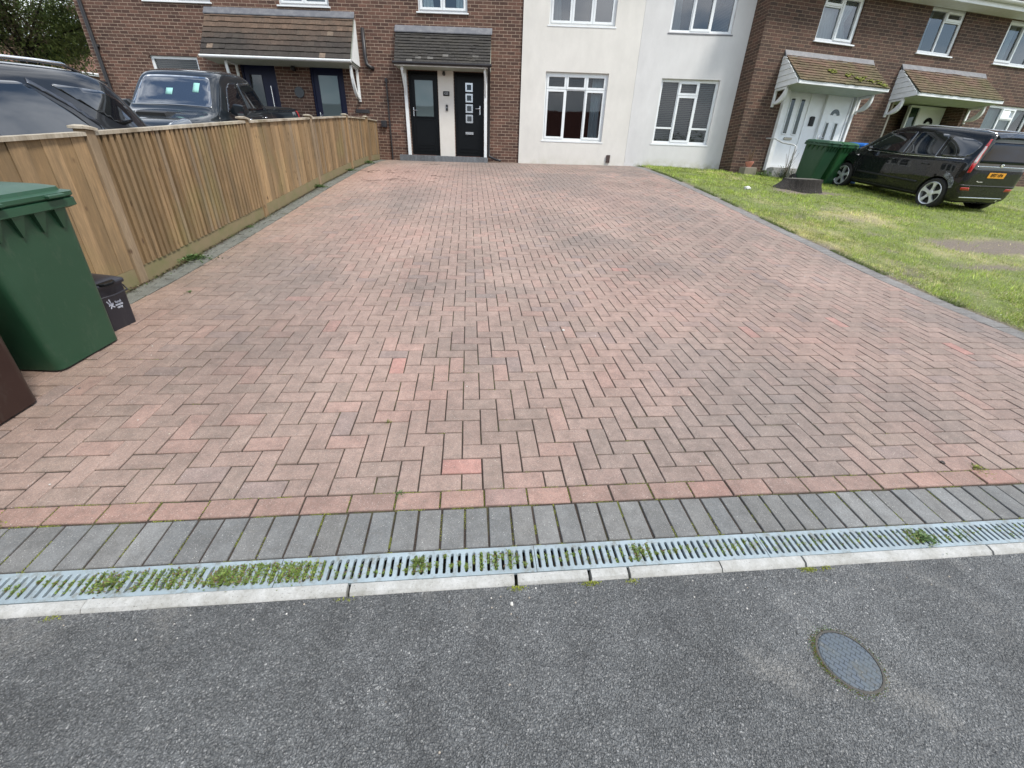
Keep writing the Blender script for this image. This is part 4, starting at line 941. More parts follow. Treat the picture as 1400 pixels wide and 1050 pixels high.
# ================================================================== VEHICLES (local: +x forward, +y left, z up, origin on the ground)
def m_paint(name,c,fl=.0):
    M=NM(name); M.col(c); M.set(Roughness=.45,Metallic=fl*.5,Coat_Weight=1.,Coat_Roughness=.01); M.b.inputs['Specular IOR Level'].default_value=.08
    d=M.ramp(M.noise(5,6,.7),[(.4,.0),(.8,.12)]); M.col(M.mix(d,c,(.03,.03,.028))); return M.m
m_carblack=m_paint('black_car_paint',(.006,.0065,.007)); m_suv=m_paint('dark_suv_paint',(.012,.014,.018),.2); m_truck=m_paint('dark_truck_paint',(.012,.016,.02),.3)
m_cglass=m_glass('car_glass',solid=(.006,.008,.011),boost=1.3)
m_screen=m_glass('windscreen_glass',solid=(.01,.014,.02),boost=4.5)
m_rglass=m_glass('tinted_rear_glass',solid=(.005,.008,.018),boost=-.35)
m_pillar=m_plain('dark_metallic_strip',(.12,.13,.15),.35,.8)
m_tyre=m_plain('tyre_rubber',(.018,.018,.018),.85,dirt=.4,dirtcol=(.07,.06,.05)); m_alloy=m_plain('silver_alloy',(.72,.73,.74),.35,.5); m_chrome=m_plain('chrome_strip',(.7,.71,.72),.12,1.); m_trim=m_plain('black_trim',(.012,.012,.012),.5)
m_under=m_plain('underbody',(.006,.006,.006),.9)
def m_lamp(name,c,rough=.1):
    M=NM(name); M.col(c); M.set(Roughness=rough,Coat_Weight=1.,Coat_Roughness=.02); return M.m
m_red=m_lamp('red_lamp_lens',(.45,.008,.012)); m_clear=m_lamp('clear_lamp_lens',(.55,.5,.5)); m_head=m_lamp('headlamp_lens',(.10,.11,.12)); m_orange=m_lamp('reflector_orange',(.5,.15,.02))
body_mesh={}
def pch(xs,ys,x): return float(np.interp(x,xs,ys))
def car_body(name,mat,parent,stations,top,belt,wid,roofw,low,arches,R,tumble=1.):
    """stations: x list; the rest are (xs, values) profiles along x"""
    rings=[]
    for x in stations:
        zt=pch(*top,x); zb=min(pch(*belt,x),zt-.015); Wd=pch(*wid,x); wr=pch(*roofw,x); zl=pch(*low,x); k_=min(1,max(0,(zt-zb-.25)/.25)); wr+=.035*k_; zt+=.035*k_; zm=zl+(zb-zl)*.5
        half=[(0,zl),(Wd*.72,zl),(Wd*.93,zl+.03),(Wd*.985,zl+.12),(Wd*1.0,zm),(Wd*.995,zb-.10*(zb-zl)),(Wd*.965,zb-.01),(Wd*.94,zb),
              (Wd*.94+(wr-Wd*.94)*.55,zb+(zt-zb)*.5),(wr,zt-.10*min(1,(zt-zb)/.3)),(wr*.93,zt-.035*min(1,(zt-zb)/.3)),(wr*.75,zt-.008),(wr*.4,zt),(0,zt+.004)]
        ring=[(x,y,z) for y,z in half]+[(x,-y,z) for y,z in half[-2:0:-1]]
        rings.append(ring)
    mb=MB(); mb.loft(rings,cap=True); o=mb.build(name,mat,parent,smooth=True)
    sb=o.modifiers.new('s','SUBSURF'); sb.levels=2; sb.render_levels=2
    cuts=[]
    for ax in arches:
        for sg in (-1,1):
            cm=MB(); cm.lathe([(R,0),(R,.55)],(ax,sg*(.48 if sg>0 else 1.03),.335*R/.37),'y',36,cap=True); c=cm.build('cutter',m_under,None); c.parent=parent; cuts.append(c)
            c.matrix_parent_inverse=Matrix()
            b=o.modifiers.new('b','BOOLEAN'); b.operation='DIFFERENCE'; b.object=c; b.solver='EXACT'; b.material_mode='TRANSFER'
    dg=bpy.context.evaluated_depsgraph_get(); dg.update(); me=bpy.data.meshes.new_from_object(o.evaluated_get(dg)); o.modifiers.clear(); old=o.data; o.data=me; bpy.data.meshes.remove(old)
    for c in cuts: bpy.data.objects.remove(c)
    me.polygons.foreach_set('use_smooth',[True]*len(me.polygons)); me.set_sharp_from_angle(angle=math.radians(38))
    bm=bmesh.new(); bm.from_mesh(me); bv=BVHTree.FromBMesh(bm); bm.free(); body_mesh[id(bv)]=me
    return o,bv
def patch(name,mat,parent,bv,poly,axis,sign,off=.004,step=.05,thick=.012,smooth=True):
    """polygon in the plane normal to axis, laid on the body from the given side; poly coordinates: y-axis->(x,z), x-axis->(y,z), z-axis->(x,y)"""
    if isinstance(axis,tuple):      # diagonal projection: turn the body so that the direction is -x, then turn back
        a=math.atan2(axis[1],axis[0])-PI; bm0=bmesh.new(); tmp=bpy.data.meshes.new('t'); src=body_mesh[id(bv)]; Rm=Matrix.Rotation(-a,4,'Z'); bm0.from_mesh(src); bm0.transform(Rm); bv2=BVHTree.FromBMesh(bm0); bm0.free()
        ob=patch(name,mat,parent,bv2,poly,'x',-1,off,step,thick,smooth); ob.data.transform(Rm.inverted()); return ob
    bm=bmesh.new(); mk={'y':lambda p:(p[0],0,p[1]),'x':lambda p:(0,p[0],p[1]),'z':lambda p:(p[0],p[1],0)}[axis]
    bm.faces.new([bm.verts.new(mk(p)) for p in poly])
    for i,a in enumerate({'y':(0,2),'x':(1,2),'z':(0,1)}[axis]):
        lo=min(p[i] for p in poly); hi=max(p[i] for p in poly); q=lo+step
        while q<hi:
            co=[0,0,0]; co[a]=q; no=[0,0,0]; no[a]=1
            bmesh.ops.bisect_plane(bm,geom=list(bm.verts)+list(bm.edges)+list(bm.faces),plane_co=co,plane_no=no); q+=step
    ai={'x':0,'y':1,'z':2}[axis]; d=Vector((0,0,0)); d[ai]=-sign; last=None
    miss=[]
    for v in bm.verts:
        o=v.co.copy(); o[ai]=sign*5; loc,nrm,_,_=bv.ray_cast(o,d)
        if loc is None: miss.append(v); continue
        v.co=loc+Vector(nrm)*off if nrm.dot(-d)>.15 else loc-d*off
        last=v.co[ai]
    for v in miss:
        near=min((w for w in bm.verts if w not in miss),key=lambda w:(w.co-v.co).length,default=None) if len(miss)<len(bm.verts) else None
        c=v.co.copy(); c[ai]=near.co[ai] if near else 0; loc,nrm,_,_=bv.find_nearest(c); v.co=loc+Vector(nrm)*off
    bmesh.ops.recalc_face_normals(bm,faces=bm.faces)
    s=sum((f.normal[ai]*f.calc_area() for f in bm.faces))
    if s*sign<0: bmesh.ops.reverse_faces(bm,faces=bm.faces)
    me=bpy.data.meshes.new(name); bm.to_mesh(me); bm.free(); me.materials.append(mat)
    if smooth: me.polygons.foreach_set('use_smooth',[True]*len(me.polygons))
    ob=link_mesh(name,me,parent); sd=ob.modifiers.new('s','SOLIDIFY'); sd.thickness=thick; sd.offset=-1; return ob
def rail_on(bv,pts,r,lift=.035,foot=.0):
    out_=[]
    for i,(x,y) in enumerate(pts):
        loc,_,_,_=bv.ray_cast(Vector((x,y,5)),Vector((0,0,-1))); out_.append((x,y,loc.z+(foot if i in (0,len(pts)-1) else lift)))
    m=MB(); m.tube(out_,r,8); return m
def spoiler_on(bv,x0,x1,w,drop):
    m=MB(); rr=[]
    for k in range(9):
        y=-w+2*w*k/8; loc,_,_,_=bv.ray_cast(Vector((x0,y,5)),Vector((0,0,-1))); z=loc.z; z-=.012
        rr.append([(x0,y,z+.012),(x1,y,z-drop),(x1+.005,y,z-drop-.02),(x0-.02,y,z-.04)])
    m.loft(rr); return m
def line_patch(name,mat,parent,bv,pts,w,axis,sign,off=.002,thick=.004,step=.06):
    """thin strip following a polyline"""
    L_=[];R__=[]
    for i,p in enumerate(pts):
        a=pts[max(i-1,0)]; b=pts[min(i+1,len(pts)-1)]; d=Vector((b[0]-a[0],b[1]-a[1])).normalized(); n=Vector((-d.y,d.x))*w/2; L_.append((p[0]+n.x,p[1]+n.y)); R__.append((p[0]-n.x,p[1]-n.y))
    return patch(name,mat,parent,bv,L_+R__[::-1],axis,sign,off,step,thick)
def wheel(parent,x,y,r,spokes=5,side=1,wd=.205,rimr=.70):
    mb=MB(); s=side; h=wd/2
    mb.lathe([(r*rimr*.96,-h*.8),(r*rimr,-h),(r*.93,-h*1.02),(r*.985,-h*.8),(r,-h*.4),(r,h*.4),(r*.985,h*.8),(r*.93,h*1.02),(r*rimr,h),(r*rimr*.96,h*.8)],(x,y,r),'y',40); t=mb.build('wheel',m_tyre,parent,auto=40)
    t.data.name='tyre'
    mb=MB(); rr=r*rimr; ys=y+s*h*.86
    P=lambda R_,d:(R_,d*s)
    mb.lathe([(rr*1.0,s*h*1.0),(rr*.97,s*h*1.06),(rr*.90,s*h*.9),(rr*.88,-s*h*.6)],(x,y,r),'y',40)
    n=spokes
    for k in range(n):
        a=2*PI*k/n+PI/2; q=[]; e1=Vector((math.cos(a),0,math.sin(a))); e2=Vector((-e1.z,0,e1.x))
        sec=[(.18,.15),(.50,.115),(.78,.16),(.93,.30)]; rings=[]
        for (rad,wid_) in sec:
            c0=e1*rr*rad; yo=h*(.80+.17*rad); w_=e2*rr*wid_
            rings.append([tuple(Vector((x,y,r))+c0-w_+Vector((0,s*yo,0))),tuple(Vector((x,y,r))+c0+w_+Vector((0,s*yo,0))),tuple(Vector((x,y,r))+c0+w_*.8+Vector((0,s*(yo-.05),0))),tuple(Vector((x,y,r))+c0-w_*.8+Vector((0,s*(yo-.05),0)))])
        mb.loft(rings)
    mb.lathe([(.001,s*h*.93),(rr*.14,s*h*.93),(rr*.27,s*h*.84),(rr*.28,s*h*.5)],(x,y,r),'y',24)
    mb.build('rim',m_alloy,t,auto=30)
    mb=MB(); mb.lathe([(.001,s*h*.2),(rr*.9,s*h*.2)],(x,y,r),'y',24); mb.build('brake_disc',m_trim,t); return t
def arch_inner(parent,x,r,y):
    mb=MB(); mb.box(x-r,x+r,-y,y,.28,r*1.9); return mb
def quadp(*p): return list(p)
def rounded(poly,r=.03,n=3):
    out_=[]; N_=len(poly)
    for i,p in enumerate(poly):
        a=Vector(poly[i-1]); b=Vector(p); c=Vector(poly[(i+1)%N_]); d1=(a-b); d2=(c-b); q=min(r,d1.length*.45,d2.length*.45); s1=b+d1.normalized()*q; s2=b+d2.normalized()*q
        for k in range(n+1):
            t=k/n; out_.append(tuple((1-t)**2*s1+2*t*(1-t)*b+t*t*s2))
    return out_

# ---- black people carrier on the lawn (rear towards the camera)
def build_mpv():
    x0,y0,hd=9.80,11.40,1.711; e=1.28; c_,s_=math.cos(hd),math.sin(hd)
    zf_,zr_=gz(x0+c_*e,y0+s_*e),gz(x0-c_*e,y0-s_*e); pit=math.atan2(zf_-zr_,2*e)
    t=thing('parked_car','black people carrier parked on the lawn, orange number plate on its tail','car',(x0,y0,(zr_+zf_)/2-.012))
    t.rotation_euler=(Matrix.Rotation(hd,3,'Z')@Matrix.Rotation(-pit,3,'Y')).to_euler(); t.scale=(.88,.80,.90)
    st=[-2.41,-2.40,-2.36,-2.27,-2.12,-1.95,-1.6,-1.2,-.8,-.4,0,.35,.6,.9,1.2,1.45,1.7,1.95,2.15,2.28,2.34,2.355]
    top=([-2.41,-2.36,-2.27,-2.20,-2.12,-1.95,-1.2,-.4,.25,.65,1.35,1.6,1.8,2.1,2.28,2.34,2.36],[.93,.98,1.18,1.40,1.56,1.62,1.67,1.685,1.67,1.58,1.15,1.05,.99,.88,.77,.68,.6])
    belt=([-2.41,-2.2,-1.6,0,1.2,2.0,2.36],[.92,1.10,1.08,1.0,.95,.85,.6])
    wid=([-2.41,-2.36,-2.2,-1.7,0,1.4,2.0,2.25,2.36],[.72,.82,.90,.93,.94,.93,.84,.68,.45])
    roofw=([-2.41,-2.2,-2.1,-1.5,0,.5,1.2,2.0,2.36],[.70,.72,.63,.64,.66,.64,.72,.62,.38])
    low=([-2.41,-2.3,-1.9,1.8,2.36],[.34,.27,.20,.19,.28])
    b,bv=car_body('body',m_carblack,t,st,top,belt,wid,roofw,low,(-1.44,1.44),.375)
    u=MB(); u.box(-2.1,2.0,-.70,.70,.22,.5); u.build('underbody',m_under,t)
    for x in (-1.44,1.44):
        for s in (-1,1): wheel(t,x,s*.82,.335,5,s,rimr=.76)
    for s in (1,-1):
        y='y'
        patch('side_window',m_cglass,t,bv,rounded([(1.12,1.055),(.52,1.475),(.36,1.53),(-.12,1.56),(-.12,1.055)],.04),y,s)
        patch('side_window',m_cglass,t,bv,rounded([(-.19,1.055),(-.19,1.56),(-.95,1.555),(-1.02,1.08)],.04),y,s)
        patch('side_window',m_cglass,t,bv,rounded([(-1.10,1.11),(-1.03,1.525),(-1.55,1.50),(-1.83,1.42),(-1.78,1.22),(-1.66,1.13)],.07),y,s)
        line_patch('chrome_strip',m_chrome,t,bv,[(.95,1.045),(-.2,1.045),(-1.1,1.085),(-1.7,1.11)],.016,y,s)
        for (x0,x1) in ((1.05,-.12),(-.19,-1.08)):
            line_patch('door_seam',m_trim,t,bv,[(x1,1.04),(x1,.5),(x1+.05,.30)],.008,y,s,off=.001)
        line_patch('door_seam',m_trim,t,bv,[(1.02,1.0),(1.06,.75),(.98,.32)],.008,y,s,off=.001)
        line_patch('rubbing_strip',m_chrome if False else m_trim,t,bv,[(.95,.52),(.0,.52),(-.95,.52)],.05,y,s,off=.012,thick=.02)
        line_patch('sill_strip',m_trim,t,bv,[(1.02,.27),(-1.02,.27)],.045,y,s,off=.006)
        for x in (.02,-.92):
            m=MB(); yy_=s*.945; m.tube([(x+.09,yy_-s*.01,.92),(x+.07,yy_+s*.028,.925),(x-.07,yy_+s*.028,.925),(x-.09,yy_-s*.01,.92)],.012,8); m.build('door_handle',m_carblack,t,smooth=True)
        patch('side_repeater',m_clear,t,bv,rounded([(1.26,.90),(1.16,.915),(1.16,.88)],.01),y,s)
        m=MB(); m.loft([[(.88,s*(.88+.0),1.03),(.80,s*.88,1.03),(.80,s*.88,1.09),(.88,s*.88,1.09)],[(.86,s*1.0,1.02),(.78,s*1.0,1.02),(.78,s*1.0,1.15),(.86,s*1.0,1.15)],[(.84,s*1.10,1.04),(.79,s*1.10,1.04),(.79,s*1.10,1.14),(.84,s*1.10,1.14)]]); w=m.build('wing_mirror',m_carblack,t,bevel=.012)
        m=MB(); m.box(.775,.782,min(s*.98,s*1.09),max(s*.98,s*1.09),1.04,1.135); m.build('mirror_glass',m_chrome,w)
        # tall rear lamp: red / clear / red
        D_=(-.75,s*.66); tc=lambda x,y:(-y*.75-x*.66*s) if False else (x*.66*s+y*.75)
        cl_=[(1.52,tc(-2.02,s*.69)),(1.38,tc(-2.10,s*.735)),(1.22,tc(-2.16,s*.775)),(1.05,tc(-2.23,s*.81)),(.86,tc(-2.29,s*.84))]
        wd_=[.045,.06,.07,.075,.06]
        tl=patch('tail_lamp',m_red,t,bv,[(c+w,z) for (z,c),w in zip(cl_,wd_)]+[(c-w,z) for (z,c),w in list(zip(cl_,wd_))[::-1]],D_,-1,off=.010,step=.04)
        patch('clear_lens',m_clear,tl,bv,[(c+w*.62,z) for (z,c),w in zip(cl_[1:4],wd_[1:4])]+[(c-w*.62,z) for (z,c),w in list(zip(cl_[1:4],wd_[1:4]))[::-1]],D_,-1,off=.015,step=.04,thick=.006)
        patch('rear_reflector',m_red,t,bv,rounded([(s*.55,.50),(s*.80,.50),(s*.82,.56),(s*.58,.56)],.015),'x',-1,off=.006)
        m=rail_on(bv,[(-1.85,s*.56),(-1.6,s*.57),(-1.2,s*.59),(-.4,s*.60),(.1,s*.59),(.3,s*.57)],.011,.022); m.build('roof_rail',m_chrome,t,smooth=True)
    # wheel-arch dried mud on the near rear arch
    pp=[]
    for k in range(9):
        a=math.radians(100+55*k/8); pp.append((-1.44+.50*math.cos(a),.335+.50*math.sin(a)))
    for k in range(8,-1,-1):
        a=math.radians(100+55*k/8); pp.append((-1.44+.385*math.cos(a),.335+.385*math.sin(a)))
    M=NM('dried_mud_film'); M.col((.27,.28,.30)); M.set(Roughness=.6,Alpha=M.ramp(M.noise(14,6,.7),[(.40,.15),(.6,.85)])); 
    patch('muddy_arch',M.m,t,bv,pp,'y',1,off=.003,thick=.003)
    patch('rear_window',m_rglass,t,bv,rounded([(-.60,1.47),(.60,1.47),(.735,1.06),(-.735,1.06)],.05),'x',-1,off=.004,step=.06)
    line_patch('tailgate_strip',m_chrome,t,bv,[(-.74,1.0),(.74,1.0)],.014,'x',-1,off=.004)
    m=spoiler_on(bv,-1.98,-2.27,.56,.045); m.build('roof_spoiler',m_carblack,t,auto=40)
    m=MB(); m.lathe([(.001,0),(.03,.003),(.045,0)],(0,0,0),'x',18); em=m.build('oval_badge',m_chrome,t); em.location=(-2.375,0,1.03); em.scale=(-1,1.25,.75)
    np_=MB(); np_.box(-.004,.004,-.26,.26,-.056,.056); pl=np_.build('number_plate',m_plain('plate_yellow',(.75,.33,.02),.4),t,bevel=.002); pl.location=(-2.43,0,.83)
    text('plate_text','BF07 HPA',.098,m_black,pl,(-.006,0,0),(PI/2,0,-PI/2),bold=.002,sx=.92)
    line_patch('bumper_step',m_chrome if False else m_trim,t,bv,[(-.86,.60),(.86,.60)],.03,'x',-1,off=.02,thick=.03)
    line_patch('bumper_trim',m_steel,t,bv,[(-.70,.345),(.70,.345)],.022,'x',-1,off=.006)
    m=MB(); pts=[(-2.425,.50,.69),(-2.425,.47,.70),(-2.425,.44,.68),(-2.425,.40,.685),(-2.425,.30,.685)]; m.tube(pts,.006,6); m.build('model_script',m_chrome,t)
    m=MB(); m.tube([(-2.36,-.55,.30),(-2.2,-.55,.30)],.03,10); m.build('exhaust',m_steel,t)
    patch('windscreen',m_screen,t,bv,rounded([(.72,-.60),(.72,.60),(1.36,.72),(1.36,-.72)],.06),'z',1,off=.004,step=.08)
    for s in (1,-1): patch('headlamp',m_head,t,bv,rounded([(1.75,s*.58),(2.15,s*.40),(2.25,s*.60),(1.9,s*.80)],.03),'z',1,off=.006)
    m=MB(); m.tube([(-1.9,0,1.62),(-2.07,0,1.80)],.005,6); m.build('aerial',m_trim,t)
    return t
MPV=build_mpv()
def squash(o):
    for ch in [q for q in bpy.data.objects if q.parent==o]:
        f=lambda x: x if x>-1.83 else -1.83+(x+1.83)*.30
        if ch.name.startswith(('number_plate','oval_badge')):
            ch.location.x=f(ch.location.x); continue
        for v in ch.data.vertices: v.co.x=f(v.co.x)
        squash(ch)
squash(MPV)

def along(tt,w): p=FA+FD*tt-FN*w; return p
def park_left(name,label,mat,w,t0,width,length,zoff,builder,rear_ov,wb):
    """vehicle parallel to the fence, nose towards the road; t0 = distance of its rear along the fence"""
    c=along(t0,w+width/2)
    nose=-FD; hd=math.atan2(nose.y,nose.x)
    # rear axle sits at t0-rear_ov
    A=along(t0-rear_ov,w+width/2); B=along(t0-rear_ov-wb,w+width/2); za,zb=gz(A.x,A.y)+zoff,gz(B.x,B.y)+zoff
    mid=(A+B)/2; pit=math.atan2(zb-za,wb)
    t=thing(name,label,'car' if 'truck' not in name else 'pickup truck',(mid.x,mid.y,(za+zb)/2)); t.rotation_euler=(Matrix.Rotation(hd,3,'Z')@Matrix.Rotation(-pit,3,'Y')).to_euler(); builder(t,mat); return t
def suv(t,mat):
    st=[-2.40,-2.39,-2.34,-2.25,-2.05,-1.8,-1.45,-1.0,-.5,0,.4,.7,1.0,1.4,1.8,2.15,2.35,2.40]
    top=([-2.40,-2.34,-2.25,-2.05,-1.80,-1.45,-.5,.3,.6,1.2,1.5,2.1,2.35,2.4],[1.02,1.14,1.34,1.68,1.785,1.82,1.84,1.82,1.76,1.28,1.18,1.10,.95,.8])
    belt=([-2.40,-2.0,-1.2,0,1.4,2.4],[1.0,1.20,1.20,1.16,1.10,.8]); wid=([-2.4,-2.34,-2.1,-1.5,0,1.5,2.1,2.4],[.78,.88,.95,.985,.985,.97,.9,.7])
    roofw=([-2.4,-2.05,-1.6,0,.6,1.2,2.4],[.74,.64,.68,.70,.69,.78,.6]); low=([-2.4,-2.2,2.1,2.4],[.45,.32,.30,.42])
    b,bv=car_body('body',mat,t,st,top,belt,wid,roofw,low,(-1.42,1.46),.42)
    for x in (-1.42,1.46):
        for s in (-1,1): wheel(t,x,s*.86,.385,5,s,.25)
    u=MB(); u.box(-2.0,2.0,-.72,.72,.32,.6); u.build('underbody',m_under,t)
    for s in (1,-1):
        y='y'
        patch('side_window',m_cglass,t,bv,rounded([(.95,1.22),(.45,1.64),(.30,1.695),(.02,1.70),(.02,1.22)],.04),y,s)
        patch('side_window',m_cglass,t,bv,rounded([(-.06,1.22),(-.06,1.70),(-.72,1.695),(-1.06,1.42),(-1.18,1.24)],.06),y,s)
        patch('side_window',m_cglass,t,bv,rounded([(-1.42,1.42),(-1.02,1.69),(-1.72,1.635),(-1.95,1.50),(-1.85,1.33),(-1.60,1.30)],.07),y,s)
        line_patch('pillar_strip',m_pillar,t,bv,[(-.80,1.705),(-1.10,1.50),(-1.28,1.32),(-1.26,1.21),(-1.12,1.17)],.048,y,s,off=.006)
        m=rail_on(bv,[(.55,s*.60),(.4,s*.61),(-.5,s*.625),(-1.2,s*.615),(-1.5,s*.60),(-1.7,s*.585)],.018,.045); m.build('roof_rail',m_chrome,t,smooth=True)
        patch('tail_lamp',m_red if False else m_head,t,bv,rounded([(-2.18,1.06),(-2.30,1.04),(-2.26,.86),(-2.12,.92)],.03),y,s,off=.006,step=.04)
        patch('tail_lamp',m_red,t,bv,rounded([(s*.70,.84),(s*.90,.84),(s*.88,1.10),(s*.72,1.12)],.03),'x',-1,off=.006,step=.04)
        line_patch('door_seam',m_trim,t,bv,[(-.02,1.18),(-.02,.5)],.008,y,s,off=.001); line_patch('door_seam',m_trim,t,bv,[(-1.2,1.15),(-1.05,.8),(-.95,.6)],.008,y,s,off=.001)
        line_patch('window_trim',m_trim,t,bv,[(1.0,1.195),(0,1.2),(-1.2,1.21)],.02,y,s,off=.006)
        m=MB(); m.bbox(.70,.84,min(s*.98,s*1.15),max(s*.98,s*1.15),1.16,1.34,.03); m.build('wing_mirror',mat,t,bevel=.01)
    patch('fuel_cap',m_chrome,t,bv,[(-1.66+.035*math.cos(2*PI*k/14),1.16+.03*math.sin(2*PI*k/14)) for k in range(14)],'y',1,off=.006,step=.03)
    patch('rear_window',m_cglass,t,bv,rounded([(-.62,1.62),(.62,1.62),(.75,1.24),(-.75,1.24)],.05),'x',-1,off=.004)
    patch('windscreen',m_screen,t,bv,rounded([(.66,-.62),(.66,.62),(1.20,.74),(1.20,-.74)],.06),'z',1,off=.004,step=.08)
    m=spoiler_on(bv,-1.75,-2.1,.56,.06); m.build('roof_spoiler',mat,t,auto=40)
park_left('parked_car','large dark sport utility car behind the fence at the left edge',m_suv,1.0,2.98,1.97,4.8,-.20,suv,.98,2.88)
def truck(t,mat):
    st=[-2.66,-2.65,-2.58,-2.3,-1.8,-1.2,-.80,-.72,-.62,-.5,-.2,.2,.6,.8,1.05,1.35,1.6,1.9,2.2,2.45,2.58,2.62]
    top=([-2.66,-2.58,-.82,-.74,-.60,-.45,.2,.62,.85,1.32,1.42,2.1,2.45,2.62],[1.12,1.18,1.20,1.22,1.66,1.81,1.85,1.83,1.75,1.27,1.22,1.17,1.08,.9])
    belt=([-2.66,-.8,-.6,1.3,2.1,2.62],[1.10,1.16,1.17,1.12,1.05,.8]); wid=([-2.66,-2.58,-2.3,0,1.9,2.3,2.62],[.84,.90,.925,.93,.92,.86,.66])
    roofw=([-2.66,-.8,-.55,0,.7,1.3,2.0,2.62],[.84,.85,.70,.72,.70,.80,.78,.6]); low=([-2.66,-2.4,2.3,2.62],[.55,.42,.36,.48])
    b,bv=car_body('body',mat,t,st,top,belt,wid,roofw,low,(-1.62,1.55),.43)
    u=MB(); u.box(-2.3,2.2,-.68,.68,.4,.7); u.build('underbody',m_under,t)
    for x in (-1.62,1.55):
        for s in (-1,1): wheel(t,x,s*.80,.39,5,s,.25)
    for s in (1,-1):
        y='y'
        patch('side_window',m_cglass,t,bv,rounded([(1.02,1.20),(.66,1.60),(.50,1.68),(.24,1.69),(.24,1.20)],.04),y,s)
        patch('side_window',m_cglass,t,bv,rounded([(.16,1.20),(.16,1.69),(-.38,1.66),(-.60,1.30),(-.55,1.20)],.05),y,s)
        line_patch('door_seam',m_trim,t,bv,[(.20,1.18),(.20,.55)],.008,y,s,off=.001); line_patch('cab_gap',m_trim,t,bv,[(-.80,1.14),(-.80,.5)],.02,y,s,off=.002)
        m=MB(); m.loft([[(1.02,s*.90,1.20),(.92,s*.90,1.20),(.92,s*.90,1.25),(1.02,s*.90,1.25)],[(1.03,s*1.0,1.16),(.90,s*1.0,1.16),(.90,s*1.0,1.36),(1.03,s*1.0,1.36)],[(1.02,s*1.17,1.17),(.90,s*1.17,1.17),(.90,s*1.17,1.34),(1.02,s*1.17,1.34)]]); w=m.build('wing_mirror',m_truck,t,bevel=.02)
        m=MB(); m.box(.99,1.036,min(s*1.04,s*1.15),max(s*1.04,s*1.15),1.17,1.205); m.build('indicator',m_head,w)
        for x in (.32,-.42):
            m=MB(); m.tube([(x+.08,s*.93,1.06),(x+.06,s*.96,1.065),(x-.06,s*.96,1.065),(x-.08,s*.93,1.06)],.013,8); m.build('door_handle',m_chrome,t,smooth=True)
        patch('headlamp',m_head,t,bv,rounded([(2.05,s*.60),(2.42,s*.48),(2.48,s*.70),(2.2,s*.85)],.03),'z',1,off=.006)
        patch('tail_lamp',m_red,t,bv,rounded([(-2.45,.80),(-2.60,.80),(-2.60,1.12),(-2.45,1.12)],.03),y,s,off=.006)
        patch('bed_sticker',m_plain('grey_decal',(.16,.17,.18),.5),t,bv,[(-2.05,1.02),(-2.25,1.02),(-2.30,1.10),(-2.10,1.10)],y,s,off=.004)
    patch('windscreen',m_screen,t,bv,rounded([(.82,-.60),(.82,.60),(1.33,.74),(1.33,-.74)],.07),'z',1,off=.004,step=.06)
    patch('rear_window',m_cglass,t,bv,rounded([(-.58,1.30),(.58,1.30),(.52,1.60),(-.52,1.60)],.05),'x',-1,off=.004)
    patch('bed_cover',m_trim,t,bv,rounded([(-.92,-.74),(-.92,.74),(-2.55,.76),(-2.55,-.76)],.03),'z',1,off=.01)
    m=MB(); m.loft([[(1.55,-.26,1.185),(1.55,.26,1.185),(1.55,.24,1.19),(1.55,-.24,1.19)],[(1.9,-.28,1.165),(1.9,.28,1.165),(1.9,.25,1.235),(1.9,-.25,1.235)],[(2.0,-.26,1.15),(2.0,.26,1.15),(2.0,.24,1.22),(2.0,-.24,1.22)]]); sc=m.build('bonnet_scoop',m_trim,t,bevel=.01)
    for a,bb in (((1.38,-.62,1.235),(1.16,.02,1.46)),((1.38,.05,1.25),(1.14,.64,1.44))):
        m=MB(); m.tube([a,tuple((Vector(a)+Vector(bb))/2+Vector((0,0,-.05)) if False else (Vector(a)*.5+Vector(bb)*.5)),bb],.008,6); 
    m=MB(); m.tube([(1.40,-.66,1.235),(1.385,-.3,1.25),(1.38,.0,1.255)],.009,6); m.tube([(1.40,.02,1.25),(1.385,.35,1.25),(1.40,.66,1.235)],.009,6); m.build('wiper',m_trim,t)
    Mp=m_plain('pale_green_paper',(.25,.5,.45),.8)
    for (x,yy_,w,h) in ((1.10,-.08,.12,.10),(1.02,.40,.11,.15)):
        patch('windscreen_paper',Mp,t,bv,[(x-h/2,yy_-w/2),(x-h/2,yy_+w/2),(x+h/2,yy_+w/2),(x+h/2,yy_-w/2)],'z',1,off=.0065,thick=.001)
tk=thing('pickup_truck','dark pickup truck facing the road, pale papers in its windscreen','pickup truck',(-6.88,10.60,1.56)); tk.rotation_euler=(Matrix.Rotation(-1.492,3,'Z')@Matrix.Rotation(math.atan(.188),3,'Y')).to_euler(); truck(tk,m_truck)

